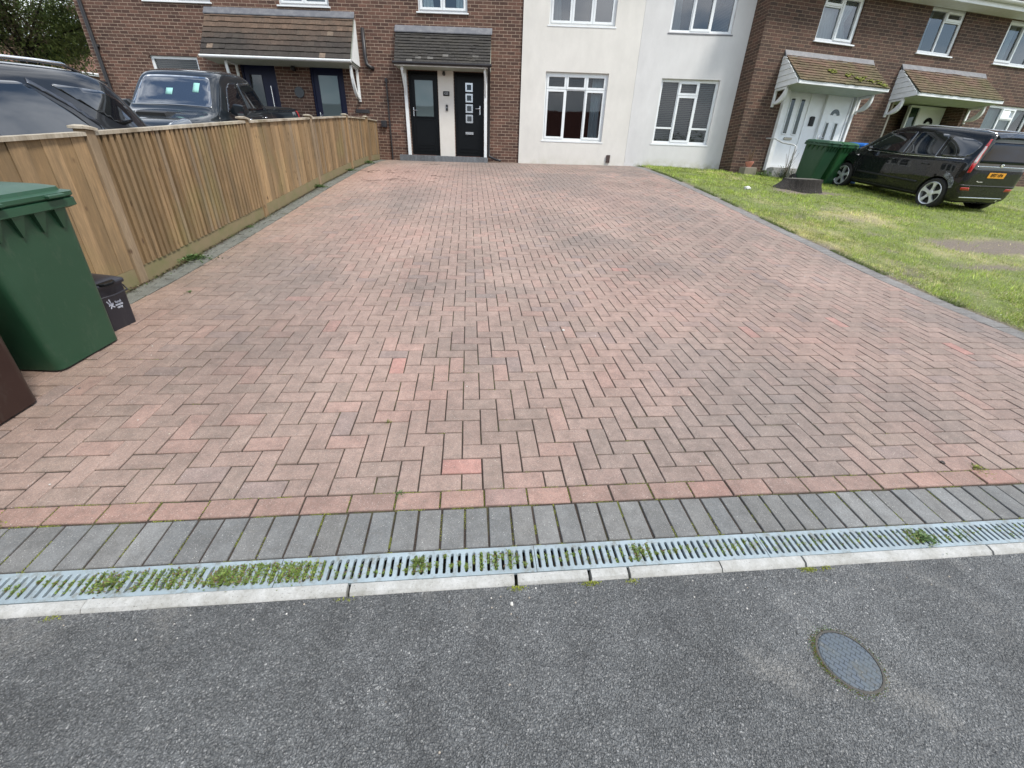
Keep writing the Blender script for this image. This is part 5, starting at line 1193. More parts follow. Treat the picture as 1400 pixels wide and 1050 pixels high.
# ================================================================== LAWN
def soil_mask(x,y):
    u,v=uv_of(x,y); n=.5*noise.noise(Vector((x*1.1,y*1.1,5)))+.3*noise.noise(Vector((x*3.1,y*3.1,2)))
    m=0
    for (a,b,sa,sb,w) in ((9.0,4.55,1.5,.42,1.7),(10.8,4.3,1.6,.5,1.5),(7.6,3.6,1.0,.16,.8),(8.3,8.45,1.0,.35,1.3),(6.7,6.0,1.2,.35,.7),(5.9,3.4,.35,1.2,.65),(7.0,5.0,.5,.2,.6),(6.1,8.4,.35,.3,.55),(6.2,4.3,.5,.5,.5),(7.3,6.7,.6,.3,.5)):
        m=max(m,w*math.exp(-(((u-a)/sa)**2+((v-b)/sb)**2)))
    edge=math.exp(-max(0,u-red_r(v))/.10)
    return m+n*.7+.25*noise.noise(Vector((x*7,y*7,12)))+edge*.9
def straw_mask(x,y):
    u,v=uv_of(x,y); n=noise.noise(Vector((x*.8,y*.8,11)))+.6*noise.noise(Vector((x*2.3,y*2.3,7)))
    g=0
    for (a,b,sa,sb,w) in ((6.3,4.6,.9,1.6,.75),(7.2,6.2,1.6,.8,.6),(8.6,4.4,2.,.7,.8),(6.4,7.2,.7,.6,.4)): g=max(g,w*math.exp(-(((u-a)/sa)**2+((v-b)/sb)**2)))
    return g*.8+n*.55+.3*noise.noise(Vector((x*6,y*6,17)))+.03
M=NM('lawn_earth'); a=M.attr(); c=M.mix(1.,a,M.ramp(M.noise(45,5,.7),[(.3,.55),(.7,1.4)]),'MULTIPLY'); M.col(c); M.set(Roughness=.95); M.bump(M.noise(50,5,.7),.9,.02); m_le=M.m
V=[];F=[];Cc=[]
us=[];vs=[]
us=list(np.arange(5.36,15.4,.12))+[17,20,26]; vs=list(np.arange(-.30,14.2,.11))
for v in vs:
    for u in us:
        uu=u+(red_r(v)-.002-5.36 if u<5.4 else 0); x,y=xy_of(uu,v); k=soil_mask(x,y); w=straw_mask(x,y)
        z=gz(x,y)+(-.004 if u<5.4 else .014+.018*noise.noise(Vector((x*2,y*2,0)))-.03*max(0,min(1,k-.3)))
        z-=.05*(v>13)*0
        V.append((x,y,z)); g=np.array((.15,.18,.055)); so=np.array((.17,.14,.11)); stw=np.array((.36,.32,.17))
        k=max(0,min(1,(k-.35)*2.2)); w=max(0,min(1,(w-.2)*1.6)); c=(g*(1-w)+stw*w)*(1-k)+so*k; Cc.append((*c,1))
n=len(us)
for j in range(len(vs)-1):
    for i in range(n-1): F.append((j*n+i,j*n+i+1,(j+1)*n+i+1,(j+1)*n+i))
me=bpy.data.meshes.new('lawn'); me.from_pydata(V,[],F); at=me.color_attributes.new('col','FLOAT_COLOR','POINT'); at.data.foreach_set('color',np.array(Cc,dtype=np.float32).ravel()); me.materials.append(m_le); me.polygons.foreach_set('use_smooth',[True]*len(F))
o=link_mesh('lawn',me); o['kind']='structure'
# grass blades
rng=np.random.default_rng(3)
def inside_house(x,y):
    d=Vector((x,y))-Vector((P0.x,P0.y)); s=d.x*math.cos(RA)+d.y*math.sin(RA); q=-d.x*math.sin(RA)+d.y*math.cos(RA)
    return (s>-.25 and q>-.03) or y>13.90
BV=[];BC=[]; cnt=0
def add_blade(x,y,z,h,w,az,lean,col):
    dx,dy=math.cos(az),math.sin(az); px,py=-dy*w/2,dx*w/2; lx,ly=dx*lean*h,dy*lean*h
    BV.extend(((x-px,y-py,z),(x+px,y+py,z),(x+lx+px*.15,y+ly+py*.15,z+h*(1-.35*abs(lean))))); BC.extend((col,)*3)
N_T=190000
uu=np.concatenate([rng.uniform(5.42,13.0,N_T-35000),rng.uniform(12.5,17.5,35000)]); vv=rng.uniform(.0,1,N_T)**.85*14.0
for i in range(N_T):
    u,v=uu[i],vv[i]
    if u<red_r(v)+.02: continue
    x,y=xy_of(u,v)
    if inside_house(x,y): continue
    k=soil_mask(x,y); 
    if random.random()<max(0,min(.97,(k-.10)*1.7)): continue
    w=straw_mask(x,y); n=noise.noise(Vector((x*1.4,y*1.4,3))); n2=noise.noise(Vector((x*6,y*6,8)))
    far=1+max(0,v-4)*.12
    st=random.random()<max(.08,min(.8,(w-.05)*1.1))
    f=random.uniform(.45,1.25)*(1+.5*n+.7*n2)
    col=(.64*f,.58*f,.28*f,1) if st else ((.31*f,.42*f,.07*f,1) if random.random()<.65 else (.44*f,.50*f,.12*f,1))
    h=random.uniform(.022,.055)*(1+.7*max(-.6,n+n2))*(.75 if st else 1)
    add_blade(x,y,gz(x,y)+.008,h*1.15,random.uniform(.005,.009)*far,random.uniform(0,6.28),random.uniform(.1,1.0 if not st else 1.6),col)
for i in range(80000):      # the nearest part of the lawn, finer
    v=rng.uniform(.8,6.5); u=red_r(v)+.0+rng.exponential(1.3)
    if u>10: continue
    x,y=xy_of(u,v); k=soil_mask(x,y)
    if random.random()<max(0,min(.95,(k-.25)*1.5)): continue
    w=straw_mask(x,y); n2=noise.noise(Vector((x*7,y*7,18))); n=noise.noise(Vector((x*2.4,y*2.4,3)))
    st=random.random()<max(.12,min(.85,(w+.05)*1.1)); f=random.uniform(.45,1.25)*(1+.4*n+.6*n2)
    col=(.66*f,.60*f,.30*f,1) if st else ((.30*f,.41*f,.07*f,1) if random.random()<.6 else (.44*f,.50*f,.12*f,1))
    add_blade(x,y,gz(x,y)+.006,random.uniform(.02,.05)*(1+.6*n2),random.uniform(.003,.006),random.uniform(0,6.28),random.uniform(.2,1.7 if st else 1.1),col)
# longer grass fringe along walls and edging
for i in range(9000):
    u=rng.uniform(5.5,12); v=rng.uniform(10.8,13.9); x,y=xy_of(u,v)
    if y>13.9 or y<13.55 or x>6.3: continue
    add_blade(x,y,gz(x,y)+.01,random.uniform(.03,.08),.006,random.uniform(0,6.28),random.uniform(.2,.9),(.13,.20,.05,1))
for i in range(14000):
    v=rng.uniform(0,13.5); u=red_r(v)+abs(rng.normal(0,.045))-.02; x,y=xy_of(u,v); f=random.uniform(.6,1.2)
    if noise.noise(Vector((v*1.2,0,4)))<-.05: continue
    add_blade(x,y,gz(x,y)+.0,random.uniform(.02,.05),.005,random.uniform(0,6.28),random.uniform(.2,1.),(.14*f,.19*f,.05*f,1))
def tri_mesh(name,V,C,mat):
    me=bpy.data.meshes.new(name); n=len(V)//3; me.vertices.add(n*3); me.vertices.foreach_set('co',np.array(V,dtype=np.float32).ravel()); me.loops.add(n*3); me.loops.foreach_set('vertex_index',np.arange(n*3,dtype=np.int32)); me.polygons.add(n); me.polygons.foreach_set('loop_start',np.arange(0,n*3,3,dtype=np.int32)); me.polygons.foreach_set('loop_total',np.full(n,3,dtype=np.int32))
    at=me.color_attributes.new('col','FLOAT_COLOR','POINT'); at.data.foreach_set('color',np.array(C,dtype=np.float32).ravel()); me.materials.append(mat); me.update(); me.validate(); return link_mesh(name,me)
def m_leafy(name,trans=.35):
    M=NM(name); M.col(M.attr()); M.set(Roughness=.6); t=M.n('ShaderNodeBsdfTranslucent'); M.l(M.attr(),t.inputs[0]); q=M.n('ShaderNodeMixShader'); q.inputs[0].default_value=trans; M.l(M.b.outputs[0],q.inputs[1]); M.l(t.outputs[0],q.inputs[2]); M.l(q.outputs[0],M.out.inputs[0]); return M.m
m_leaf=m_leafy('leaf_foliage'); m_grass=m_leafy('grass_blades',.3)
o=tri_mesh('grass',BV,BC,m_grass); o['kind']='stuff'; o['label']='short patchy green and straw lawn grass'; 
# fallen petals, straw and litter specks on the grass and along the wall
PVx=[];PC=[]
def speck(x,y,z,s,col):
    a=random.uniform(0,6.28); t=random.uniform(-.3,.3)
    p=[(x+s*math.cos(a+k*2.09)*random.uniform(.6,1.1),y+s*math.sin(a+k*2.09)*random.uniform(.6,1.1),z+s*t*math.cos(k*2.09)) for k in range(3)]
    PVx.extend(p); PC.extend([(*col,1)]*3)
for i in range(1500):
    x=random.uniform(3.6,8.4); y=13.9-abs(random.gauss(0,.32)); 
    if inside_house(x,y): continue
    speck(x,y,gz(x,y)+random.uniform(.02,.045),random.uniform(.008,.018),(.62,.60,.52) if random.random()<.8 else (.45,.42,.3))
for i in range(3600):
    u=5.45+random.expovariate(.5); v=random.uniform(1,12.5); x,y=xy_of(u,v)
    if inside_house(x,y): continue
    if noise.noise(Vector((x*.9,y*.9,33)))<.0: continue
    speck(x,y,gz(x,y)+.035,random.uniform(.005,.012),random.choice(((.55,.53,.45),(.42,.36,.22),(.5,.44,.3))))
o=tri_mesh('fallen_petals',PVx,PC,m_attr('petals',.8,.1,20,0)); o['kind']='stuff'; o['label']='pale fallen petals scattered over the lawn and along the wall'

# ---- tree stump
M=NM('stump_bark'); c=M.mix(M.noise(25,6,.7,stretch=(1,1,.25)),(.008,.007,.006),(.040,.034,.029)); c=M.mix(M.ramp(M.noise(60,3,.6),[(.63,0.),(.70,.6)]),c,(.2,.19,.17)); M.col(c); M.set(Roughness=.9); M.bump(M.noise(22,6,.75,stretch=(1,1,.3)),1.,.04); m_bark=M.m
M=NM('stump_top'); c=M.mix(M.noise(14,5,.7),(.07,.065,.058),(.13,.12,.105)); c=M.mix(M.ramp(M.noise(6,5,.7),[(.5,0.),(.7,.5)]),c,(.07,.10,.03)); M.col(c); M.set(Roughness=.9); M.bump(M.noise(40,5,.7),.7,.01); m_top=M.m
sx,sy=6.98,11.05; st=thing('tree_stump','low broad sawn tree stump with dark bark on the lawn','tree stump',on_ground(sx,sy),(.085,0,0))
mb=MB(); rings=[]
for z,k in ((-.06,1.16),(.0,1.08),(.06,1.02),(.13,.98),(.215,.97),(.24,.95)):
    r=[]
    for a_ in range(64):
        a=2*PI*a_/64; rad=.46*k*(1+.06*noise.noise(Vector((math.cos(a)*1.5,math.sin(a)*1.5,2)))+.03*math.sin(a*23+z*9)+.02*noise.noise(Vector((a*9,z*12,2)))); fl=max(0,math.cos(a-PI*1.05))**10*(.34*max(0,(.20-z)/.20)); rad+=fl
        rad+=max(0,math.cos(a-PI*.2))**8*(.22*max(0,(.12-z)/.12)); r.append((rad*math.cos(a),rad*.8*math.sin(a),z))
    rings.append(r)
mb.loft(rings,cap=False); mb.build('bark',m_bark,st,smooth=True)
mb=MB(); r=[(p[0]*.99,p[1]*.99,.237+.006*noise.noise(Vector((p[0]*4,p[1]*4,0)))) for p in rings[-1]]; r2=[(p[0]*.5,p[1]*.5,.247+.01*noise.noise(Vector((p[0]*9,p[1]*9,0)))) for p in rings[-1]]; ids=mb.loft([r,r2],cap=False); mb.F(*ids[-1]); mb.build('cut_top',m_top,st,smooth=True)

# ---- crumpled white litter and pebbles
m_paper=m_plain('crumpled_paper',(.66,.66,.64),.8)
def lump(name,loc,s,mat,seed,flat=.6):
    bm=bmesh.new(); bmesh.ops.create_icosphere(bm,subdivisions=2,radius=s)
    for v in bm.verts:
        n=noise.noise(v.co/s*1.3+Vector((seed,0,0))); v.co*=1+.45*n; v.co.z*=flat
    me=bpy.data.meshes.new(name); bm.to_mesh(me); bm.free(); me.materials.append(mat); o=link_mesh(name,me); o.location=loc; return o
def ong(x,y,d=0): return (x,y,gz(x,y)+d)
tag(lump('litter',ong(5.30,10.3,.05),.075,m_paper,3),'crumpled white litter on the grass left of the tree stump','litter')
m_stone=m_plain('pale_pebble',(.55,.54,.5),.8,dirt=.4); m_dst=m_plain('dark_pebble',(.06,.05,.045),.8)
def rz(x,y):
    u,v=uv_of(x,y); return gz(x,y) if v>-.37 else road_z(u,v)
peb=[(.03,.955,.007,'white pebble on the asphalt just below the kerb',m_stone),(2.43,1.83,.012,'dark pebble on the paving near the right end of the drain',m_dst),(.42,3.22,.013,'pale pebble on the paving right of the centre',m_stone)]
for x,y,s,l,m in peb: tag(lump('pebble',(x,y,rz(x,y)+s*.3),s,m,x*9),l,'pebble')
GR=MB()
for i in range(260):
    u=random.uniform(-2.6,4.5); v=random.choice((random.uniform(-.48,-.38),random.uniform(-1.6,-.38),random.uniform(.0,4))) ; x,y=xy_of(u,v); s=random.uniform(.0015,.004)*(1.6 if v>0 else 1); z=rz(x,y); c=random.choice(((.5,.48,.44),(.38,.33,.27),(.1,.09,.08),(.6,.58,.55))); GR.col=c
    GR.lathe([(s,0),(s*.8,s*.6),(.0002,s*.9)],(x,y,z),'z',5)
o=GR.build('grit',m_attr('grit_stone',.9,.2,60,0),smooth=False); o['kind']='stuff'; o['label']='loose pale grit scattered on the road and paving'

# ---- round iron cover in the road
cxx,cyy=1.185,.812; cu_,cv_=uv_of(cxx,cyy); cz=road_z(cu_,cv_)
cov=thing('access_cover','small round iron cover set in the road','drain cover',(cxx,cyy,cz+.001),(math.radians(4.6),0,0))
M=NM('cast_iron_cover'); k=M.n('ShaderNodeTexChecker'); k.inputs['Scale'].default_value=62; mp=M.n('ShaderNodeMapping'); mp.inputs['Rotation'].default_value=(0,0,.75); M.l(M.co(),mp.inputs[0]); M.l(mp.outputs[0],k.inputs['Vector'])
br=M.n('ShaderNodeTexBrick'); br.inputs['Scale'].default_value=1; br.inputs['Brick Width'].default_value=.024; br.inputs['Row Height'].default_value=.015; br.inputs['Mortar Size'].default_value=.0016; br.inputs['Mortar Smooth'].default_value=.4; M.l(mp.outputs[0],br.inputs['Vector'])
c=M.mix(br.outputs['Fac'],(.085,.105,.13),(.03,.038,.047)); c=M.mix(M.ramp(M.noise(25,6,.8),[(.38,0.),(.66,.8)]),c,(.10,.12,.125)); c=M.mix(M.ramp(M.noise(9,6,.8),[(.52,0.),(.7,.6)]),c,(.10,.085,.05)); c=M.mix(M.ramp(M.noise(70,4,.7),[(.64,0.),(.72,.7)]),c,(.3,.3,.28)); M.col(c); M.set(Roughness=.5,Metallic=.2); h=M.math('MULTIPLY',br.outputs['Fac'],-1); M.bump(h,.6,.003); M.bump(M.noise(180,3),.25,.002); m_iron=M.m
mb=MB(); mb.lathe([(.001,.0035),(.04,.0035),(.086,.0025),(.089,.0005),(.0895,-.006)],n=48); mb.build('lid',m_iron,cov)
mb=MB(); mb.lathe([(.0915,-.006),(.0915,.0008),(.096,.0012),(.0975,.0005),(.0975,-.006)],n=48); mb.build('frame',m_plain('cover_rim',(.055,.052,.045),.7,dirt=.5),cov)

# ================================================================== WEEDS, MOSS AND LITTER
def leaf_tri(V,C,x,y,z,L_,w,az,el,col):
    d=Vector((math.cos(az)*math.cos(el),math.sin(az)*math.cos(el),math.sin(el))); n=Vector((-math.sin(az),math.cos(az),0))
    b=Vector((x,y,z)); m=b+d*L_*.5; t=b+d*L_-Vector((0,0,L_*.15))
    V.extend((tuple(b),tuple(m+n*w/2),tuple(m-n*w/2),tuple(m+n*w/2),tuple(t),tuple(m-n*w/2))); C.extend((col,)*6)
def gcol(k=0):
    f=random.uniform(.6,1.25); r=random.random()
    if k==0: b=(.16,.24,.055) if r<.6 else ((.24,.30,.07) if r<.85 else (.20,.13,.08))
    elif k==1: b=(.30,.33,.045) if r<.7 else (.16,.19,.04)
    else: b=(.12,.21,.07) if r<.8 else (.2,.27,.1)
    return (b[0]*f,b[1]*f,b[2]*f,1)
# moss and seedlings growing through the slots
V=[];C=[]
def dens(u):
    d=.18
    for (c,s,w) in ((-1.2,.14,1.0),(-.98,.10,1.2),(-.80,.10,1.7),(-.66,.1,1.7),(-.52,.08,1.6),(-.06,.05,1.),(.10,.07,.8),(.26,.08,1.2),(.55,.04,.4),(.86,.06,1.0),(1.02,.05,.6),(1.3,.07,.5),(2.18,.05,1.6),(2.36,.05,.6),(-1.5,.1,.5)): d+=w*math.exp(-((u-c)/s)**2)
    return d
k0=int(-2.2/PIT)
u=-4.62; slots=[]
while u<6.5:
    slots+= [u+(k+.5)*PIT for k in range(34)]; u+=34*PIT+.0022
for us_ in slots:
    if not -2.3<us_<3.6: continue
    d=dens(us_)*random.uniform(.4,1.3)
    n=int(120*d)
    a,b=sorted((random.uniform(V0+.022,V1-.022),random.uniform(V0+.022,V1-.022)))
    if d>.8: a,b=V0+.02,V1-.02
    for i in range(n):
        p=gp(us_+random.gauss(0,.0045 if d<1 else .008),random.uniform(a,b)); leaf_tri(V,C,p.x,p.y,p.z-.014+random.uniform(0,.012 if d<1 else .018),random.uniform(.005,.013),random.uniform(.004,.008),random.uniform(0,6.28),random.uniform(.1,1.3),gcol())
# mossy joints
def joint_moss(u0,v0,u1,v1,n,sp=.0022,k=1):
    for i in range(n):
        t=random.random(); u=u0+(u1-u0)*t+random.gauss(0,sp); v=v0+(v1-v0)*t+random.gauss(0,sp); p=gp(u,v)
        leaf_tri(V,C,p.x,p.y,p.z-.006,random.uniform(.003,.007),random.uniform(.002,.004),random.uniform(0,6.28),random.uniform(.2,1.2),gcol(k))
for m in range(-22,34):
    u=m*.1033+.012; r=noise.noise(Vector((m*.7,3,1)))+.25*noise.noise(Vector((m*3.1,3,1)))
    if r>-.10:
        a=random.uniform(-.2,-.08); b=a+random.uniform(.04,.14); joint_moss(u,a,u,min(b,-.0),int(150*min(1,.4+r*1.5)))
        joint_moss(u-.015,-.204,u+.015,-.204,40,.004)
for m in range(-10,16):
    u=m*2*U*.997
    if noise.noise(Vector((m*.9,1,7)))>-.15: joint_moss(u,.01,u,.10,70)
    for vv_ in (.0,U):
        if noise.noise(Vector((m*1.1,vv_*20,9)))>-.12: a=u+random.uniform(0,.1); joint_moss(a,vv_,a+random.uniform(.05,.16),vv_,110)
for i in range(90):
    u=random.uniform(-2.6,3.6); v=U*random.randint(1,16); 
    if noise.noise(Vector((u*.9,v*.9,20)))<-.05: continue
    joint_moss(u,v,u+random.uniform(.02,.07),v,28,.002)
for i in range(60):
    p_=random.uniform(fence_u(1)+.2,-2.2); v=random.uniform(1.8,7); joint_moss(p_,v,p_+random.uniform(-.05,.1),v+random.uniform(0,.02),30,.004)
# around the iron cover and along the kerb
for i in range(2200):
    a=random.gauss(math.radians(175),.6) if random.random()<.55 else random.uniform(0,6.28); r=.098+abs(random.gauss(0,.009 if math.cos(a)<0 else .006)); x=cxx+r*math.cos(a); y=cyy+r*math.sin(a)
    u_,v_=uv_of(x,y); leaf_tri(V,C,x,y,road_z(u_,v_)-.001,random.uniform(.003,.006),.003,random.uniform(0,6.28),random.uniform(.1,.9),tuple(q*random.choice((.6,.35,.2)) for q in gcol(1)[:3])+(1,))
for (uc,n) in ((.32,120),(.61,140),(1.54,220),(1.62,60),(-.32,30),(-1.3,40),(.78,50)):
    for i in range(n):
        u_,v_=uc+random.gauss(0,.016),-.372-abs(random.gauss(0,.008)); x,y=xy_of(u_,v_); leaf_tri(V,C,x,y,road_z(u_,v_),random.uniform(.004,.009),.004,random.uniform(0,6.28),random.uniform(.2,1.1),gcol(1))
o=tri_mesh('moss',V,C,m_leaf); o['kind']='stuff'; o['label']='yellow-green moss and seedlings in the paving joints and drain slots'
# leaf litter and soil along the foot of the fence
V=[];C=[]
for i in range(5200):
    v=random.uniform(1.6,12.6); w=noise.noise(Vector((v*1.6,0,31))); u=fence_u(v)+.035+abs(random.gauss(0,.035+.03*max(0,w))); p=gp(u,v)
    r=random.random(); f=random.uniform(.5,1.2); col=(.10*f,.065*f,.04*f,1) if r<.55 else ((.30*f,.25*f,.17*f,1) if r<.68 else (.10*f,.15*f,.04*f,1))
    leaf_tri(V,C,p.x,p.y,p.z+random.uniform(0,.01),random.uniform(.01,.03),random.uniform(.006,.016),random.uniform(0,6.28),random.uniform(-.1,.7),col)
o=tri_mesh('leaf_litter',V,C,m_leaf); o['kind']='stuff'; o['label']='brown leaf litter and moss along the foot of the fence'
V=[];C=[]
tw=MB()
for (u,v,n,s_) in ((-1.95,9.6,14,.5),(-1.4,8.6,8,.4),(-2.1,8.2,8,.4),(-1.0,11.1,4,.3),(-.6,9.1,4,.3)):
    for i in range(n):
        a=u+random.gauss(0,s_*.7); b=v+random.gauss(0,s_*.4); p=gp(a,b,.006); az=random.uniform(-.5,.5); L_=random.uniform(.05,.2); tw.col=(.085,.055,.04)
        tw.tube([p,p+Vector((math.cos(az)*L_*.5,math.sin(az)*L_*.5,.012)),p+Vector((math.cos(az+.4)*L_,math.sin(az+.4)*L_,.004+.15*math.sin(az)*L_))],.003,5)
o=tw.build('fallen_twigs',m_attr('twig_bark',.9,.3,40,0)); o['kind']='stuff'; o['label']='thin fallen twigs scattered on the far paving'

def weed(label,x,y,z,n,L_,w,k,grp,up=.6,rad=.05,stems=True):
    t=thing('weed',label,'weed',(x,y,z),group=grp); V=[];C=[]
    for i in range(n):
        a=random.uniform(0,6.28); r=abs(random.gauss(0,rad)); h=random.uniform(0,L_*.8)*max(.2,1-r/rad*.4); leaf_tri(V,C,r*math.cos(a),r*math.sin(a),h*.6,random.uniform(.5,1.1)*L_*.5,w*random.uniform(.6,1.2),a+random.gauss(0,.8),random.uniform(.1,up*1.6),gcol(k))
    lv=tri_mesh('leaves',V,C,m_leaf); lv.parent=t
    if stems:
        m=MB()
        for i in range(max(3,n//40)):
            a=random.uniform(0,6.28); m.col=(.12,.15,.05); m.tube([(0,0,-.002),(rad*.4*math.cos(a),rad*.4*math.sin(a),L_*.4),(rad*.9*math.cos(a),rad*.9*math.sin(a),L_*.7)],.0012+L_*.008,4)
        m.build('stems',m_leaf,t)
    return t
def wg(lab,u,v,*a,**k): p=gp(u,v,-.006); return weed(lab,p.x,p.y,p.z,*a,**k)
G1='weeds growing along the fence'; G2='weeds growing through the drain and paving'
wg('broad green weed clump at the fence foot, left of the second post',-2.93,3.50,520,.085,.022,2,G1,rad=.13)
wg('low green weed halfway up the fence foot',-2.76,7.5,300,.09,.022,2,G1,rad=.11)
wg('small weed tuft in the border beyond the first fence post',-2.86,4.75,110,.05,.014,2,G1,rad=.06)
wg('weed at the fence foot beyond the third tall post',-2.68,9.6,220,.09,.022,2,G1,rad=.12)
wg('leafy weed near the far end of the fence',-2.58,11.2,260,.12,.022,2,G1,rad=.12)
wg('upright grassy tuft growing out of the drain near its middle',-.065,-.262,120,.055,.0035,0,G2,up=.95,rad=.012)
wg('dense leafy weed bulging from the drain left of the first kerb joint',-.80,-.262,330,.026,.009,0,G2,rad=.030)
wg('ragged brownish weed in the drain, left of the middle',-.55,-.262,260,.024,.008,0,G2,rad=.026)
wg('small pale weed in the drain near the left edge',-1.19,-.262,200,.024,.009,0,G2,rad=.026)
wg('dark green weed in the drain near its right end',2.19,-.268,260,.028,.009,2,G2,rad=.030)
wg('slim weed in the drain right of the middle',.86,-.262,110,.022,.006,0,G2,rad=.014)
wg('tiny straw-coloured weed in a paving joint',-.33,.62,60,.025,.004,1,G2,rad=.016)
wg('flat mossy weed on the paving at right, above the grey border',2.94,.118,240,.024,.008,1,G2,rad=.035)
wg('bright green sprig where red and grey paving meet',-.19,.10,90,.020,.005,2,G2,rad=.018)
wg('lone weed on the left paving beside the fence',-2.45,2.55,70,.03,.010,2,G2,rad=.03)
wg('pale weed at the left edge of the paving foot',-1.83,.02,110,.03,.009,1,G2,rad=.028)

# ---- porch planting, handrail
def pr(s,d): return (P0.x+s*math.cos(RA)+d*math.sin(RA), P0.y+s*math.sin(RA)-d*math.cos(RA))
x,y=pr(.18,.26); z=gz(x,y); t=thing('plant_pot','pink pot of dried stems on a stone block by the brick corner','plant pot',(x,y,z),(0,0,RA))
m=MB(); m.bbox(-.19,.19,-.13,.13,-.05,.20,.015); m.build('stone_block',m_plain('lichen_stone',(.20,.18,.14),.9,dirt=.6,dirtcol=(.10,.11,.06),bump=.5),t)
m=MB(); m.lathe([(.05,.20),(.085,.26),(.11,.33),(.115,.345),(.105,.345),(.09,.30)],n=20); m.build('pot',m_plain('pink_terracotta',(.55,.20,.14),.7,dirt=.4,dirtcol=(.4,.3,.25)),t,smooth=True)
m=MB(); m.col=(.16,.10,.06)
for i in range(26):
    a=random.uniform(0,6.28); h=random.uniform(.12,.38); r=random.uniform(.05,.28); m.tube([(0,0,.32),(r*.4*math.cos(a),r*.3*math.sin(a),.32+h*.6),(r*math.cos(a),r*.6*math.sin(a),.32+h)],.004,4)
m.build('dried_stems',m_attr('dry_stem',.9,.3,40,0),t)
x,y=pr(1.33,.42); z=gz(x,y); t=thing('shrub','sparse shrub with bare upright stems in front of the porch','shrub',(x,y,z)); m=MB(); m.col=(.12,.09,.06)
for i in range(11):
    a=random.uniform(0,6.28); h=random.uniform(.45,.85); r=random.uniform(.05,.25); m.tube([(0,0,-.02),(r*.3*math.cos(a),r*.3*math.sin(a),h*.5),(r*math.cos(a),r*math.sin(a),h)],[.007,.005,.003],5)
m.build('stems',m_attr('shrub_stem',.9,.3,40,0),t); V=[];C=[]
for i in range(900):
    a=random.uniform(0,6.28); r=abs(random.gauss(0,.17)); h=abs(random.gauss(0,.13)); leaf_tri(V,C,r*math.cos(a)*1.5,r*math.sin(a),h,random.uniform(.03,.06),.02,random.uniform(0,6.28),random.uniform(0,1.2),tuple(q*.45 for q in gcol(2)[:3])+(1,))
lv=tri_mesh('leaves',V,C,m_leaf); lv.parent=t
for (s_,d_,n,lab) in ((.62,.32,420,'low green plant at the foot of the porch post'),):
    x,y=pr(s_,d_); z=gz(x,y); t=thing('garden_plant',lab,'plant',(x,y,z)); V=[];C=[]
    for i in range(n):
        a=random.uniform(0,6.28); r=abs(random.gauss(0,.16)); leaf_tri(V,C,r*math.cos(a)*1.6,r*math.sin(a)*.7,abs(random.gauss(0,.07)),random.uniform(.04,.08),.022,random.uniform(0,6.28),random.uniform(0,1.3),gcol(2))
    lv=tri_mesh('leaves',V,C,m_leaf); lv.parent=t
    m=MB(); m.col=(.12,.15,.05)
    for i in range(6): a=i; m.tube([(0,0,-.01),(.08*math.cos(a),.04*math.sin(a),.12)],.005,4)
    m.build('stems',m_leaf,t)
x0,y0=pr(.70,.03); x1,y1=pr(1.25,.62); zb=gz(x1,y1); t=thing('handrail','bent pale metal handrail beside the porch step','handrail',(x1,y1,zb)); m=MB((-x1,-y1,-zb))
m.tube([(x0,y0,2.96),(x0*.72+x1*.28,y0*.72+y1*.28,2.95),(x0*.45+x1*.55,y0*.45+y1*.55,2.84),(x1*.92+x0*.08,y1*.92+y0*.08,2.775),(x1,y1,2.74),(x1,y1,zb-.05)],.019,10); m.build('rail_tube',m_plain('galvanised_rail',(.48,.49,.48),.4,.3,dirt=.3),t,smooth=True)
m=MB((-x1,-y1,-zb)); m.lathe([(.045,0),(.045,.012),(.02,.014)],(x1,y1,zb),'z',16); m.build('base_plate',m_plain('plate_metal',(.4,.4,.4),.5,.3),t)

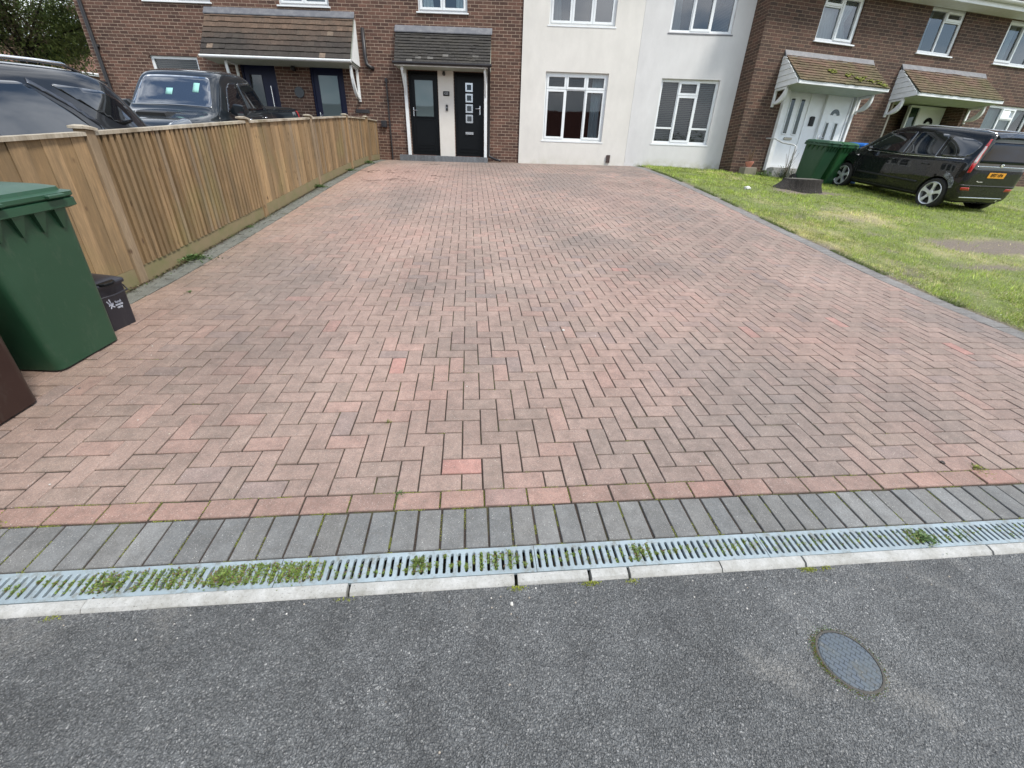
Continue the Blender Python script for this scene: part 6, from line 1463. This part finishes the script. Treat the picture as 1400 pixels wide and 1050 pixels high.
# ================================================================== TREE AND FAR BUILDINGS
def build_tree(x,y,h,cr,label,seed,nleaf,leafs=.11,cz=.68,cols=((.17,.22,.07),(.23,.28,.09),(.11,.15,.06),(.24,.20,.14),(.15,.22,.09))):
    random.seed(seed); z=gz(x,y); t=thing('tree',label,'tree',(x,y,z)); m=MB(); m.col=(.07,.055,.04); tips=[]
    m.tube([(0,0,-.1),(.05,.02,h*.2),(.0,.1,h*.4)],[.24,.19,.15],10)
    for i in range(11):
        a=2*PI*i/11+random.uniform(-.3,.3); e=random.uniform(.25,1.1); L_=random.uniform(.6,1.)*cr; p0=Vector((0,.05,h*random.uniform(.28,.42))); p1=p0+Vector((math.cos(a)*math.cos(e),math.sin(a)*math.cos(e),math.sin(e)))*L_*.5; p2=p0+Vector((math.cos(a)*math.cos(e*.8),math.sin(a)*math.cos(e*.8),math.sin(e*.9)))*L_; m.tube([p0,p1,p2],[.055,.03,.012],7); tips+= [p1,p2]
        for j in range(4):
            b=a+random.uniform(-.9,.9); q=p1.lerp(p2,random.random()); r=q+Vector((math.cos(b),math.sin(b),random.uniform(-.2,.7)))*cr*.35; m.tube([q,r],[.03,.01],5); tips.append(r)
    m.build('trunk',m_bark,t)
    V=[];C=[]; clumps=[(tp+Vector((random.gauss(0,.3),random.gauss(0,.3),random.gauss(0,.25))),random.uniform(.45,1.)*cr*.27,random.choice(cols),random.uniform(.7,1.3)) for tp in tips for _ in range(3)]
    per=nleaf//len(clumps)
    for (c,r,col,f) in clumps:
        for i in range(per):
            d=Vector((random.gauss(0,1),random.gauss(0,1),random.gauss(0,1))).normalized()*r*random.random()**.4; d.z*=.7; p=c+d; ff=f*random.uniform(.6,1.4)
            leaf_tri(V,C,p.x,p.y,p.z,leafs*random.uniform(.6,1.3),leafs*.5,random.uniform(0,6.28),random.uniform(-1.,.6),(col[0]*ff,col[1]*ff,col[2]*ff,1))
    cw=tri_mesh('crown',V,C,m_leaf); cw.parent=t; return t
build_tree(-21.8,21.5,9.0,5.2,'dense olive-green tree beyond the end of the brick terrace, top left corner',5,105000,.14)
random.seed(99)
m_stock=m_brick('orange_brick',(.16,.075,.045),(.2,.10,.06),(.24,.12,.07),(.3,.25,.2))
fx,fy=-36.,38.; zb=gz(fx,fy); H=thing('far_house','distant brick house with pale gable glimpsed through the tree at top left','house',(fx,fy,zb),(0,0,.5)); o_=(0,0,0)
mb=MB(); wall_mb(mb,-6,6,-.5,5.6,[(-4,-2.4,.9,2.3),(1,2.6,.9,2.3),(-4,-2.4,3.4,4.6),(1,2.6,3.4,4.6)]); side_and_back(mb,-6,6,-.5,5.6,7.); mb.build('wall',m_stock,H)
for q in ((-4,-2.4,.9,2.3),(1,2.6,.9,2.3),(-4,-2.4,3.4,4.6),(1,2.6,3.4,4.6)): window(H,(0,0,0),*q,[(0,.5,0,1,True),(.5,1,0,1,True)])
gable_roof(H,(0,0,0),-6,6,5.6,7.,2.4,m_tile); mb=MB(); mb.loft([[(-6.02,-.02,3.),(-6.02,7.02,3.),(-6.02,7.02,5.5),(-6.02,-.02,5.5)],[(-6.1,-.02,3.),(-6.1,7.02,3.),(-6.1,7.02,5.5),(-6.1,-.02,5.5)]]); mb.build('gable_cladding',m_upvc2,H)
# terrace across the road (seen mirrored in the panes)
def opp(x,y,rz,w,lab,mat,roofc):
    zb=gz(x,y)-.3; H=thing('opposite_house',lab,'house',(x,y,zb),(0,0,rz)); mb=MB(); n=int(w/3.2); ops=[]
    for k in range(n):
        a=-w/2+.8+k*3.2; ops+= [(a,a+1.7,1.0,2.3),(a+.1,a+1.6,3.5,4.6)]
    wall_mb(mb,-w/2,w/2,-.5,6.2,ops); side_and_back(mb,-w/2,w/2,-.5,6.2,7.); mb.build('wall',mat,H)
    for q in ops: window(H,(0,0,0),*q,[(0,.5,0,1,True),(.5,1,0,1,False)],sill=None,room=True)
    gable_roof(H,(0,0,0),-w/2,w/2,6.2,7.,3.0,roofc)
m_redroof=m_plain('red_tile_roof',(.22,.07,.05),.85,dirt=.5,dirtcol=(.12,.06,.045))
opp(3,-13,PI,15,'red-roofed brick terrace across the road, mirrored in the front windows',m_brickL,m_redroof)
opp(-13.5,-13.5,PI+.05,13,'brick terrace across the road to the left, mirrored in the navy door glass',m_brickR,m_tile)
build_tree(15,-12,8.5,4.5,'leafy tree across the road, mirrored in the right-hand windows',8,9000,.22)
build_tree(-5.2,-11,8,3.4,'leafy tree across the road, mirrored in the rendered house windows',9,9000,.22)
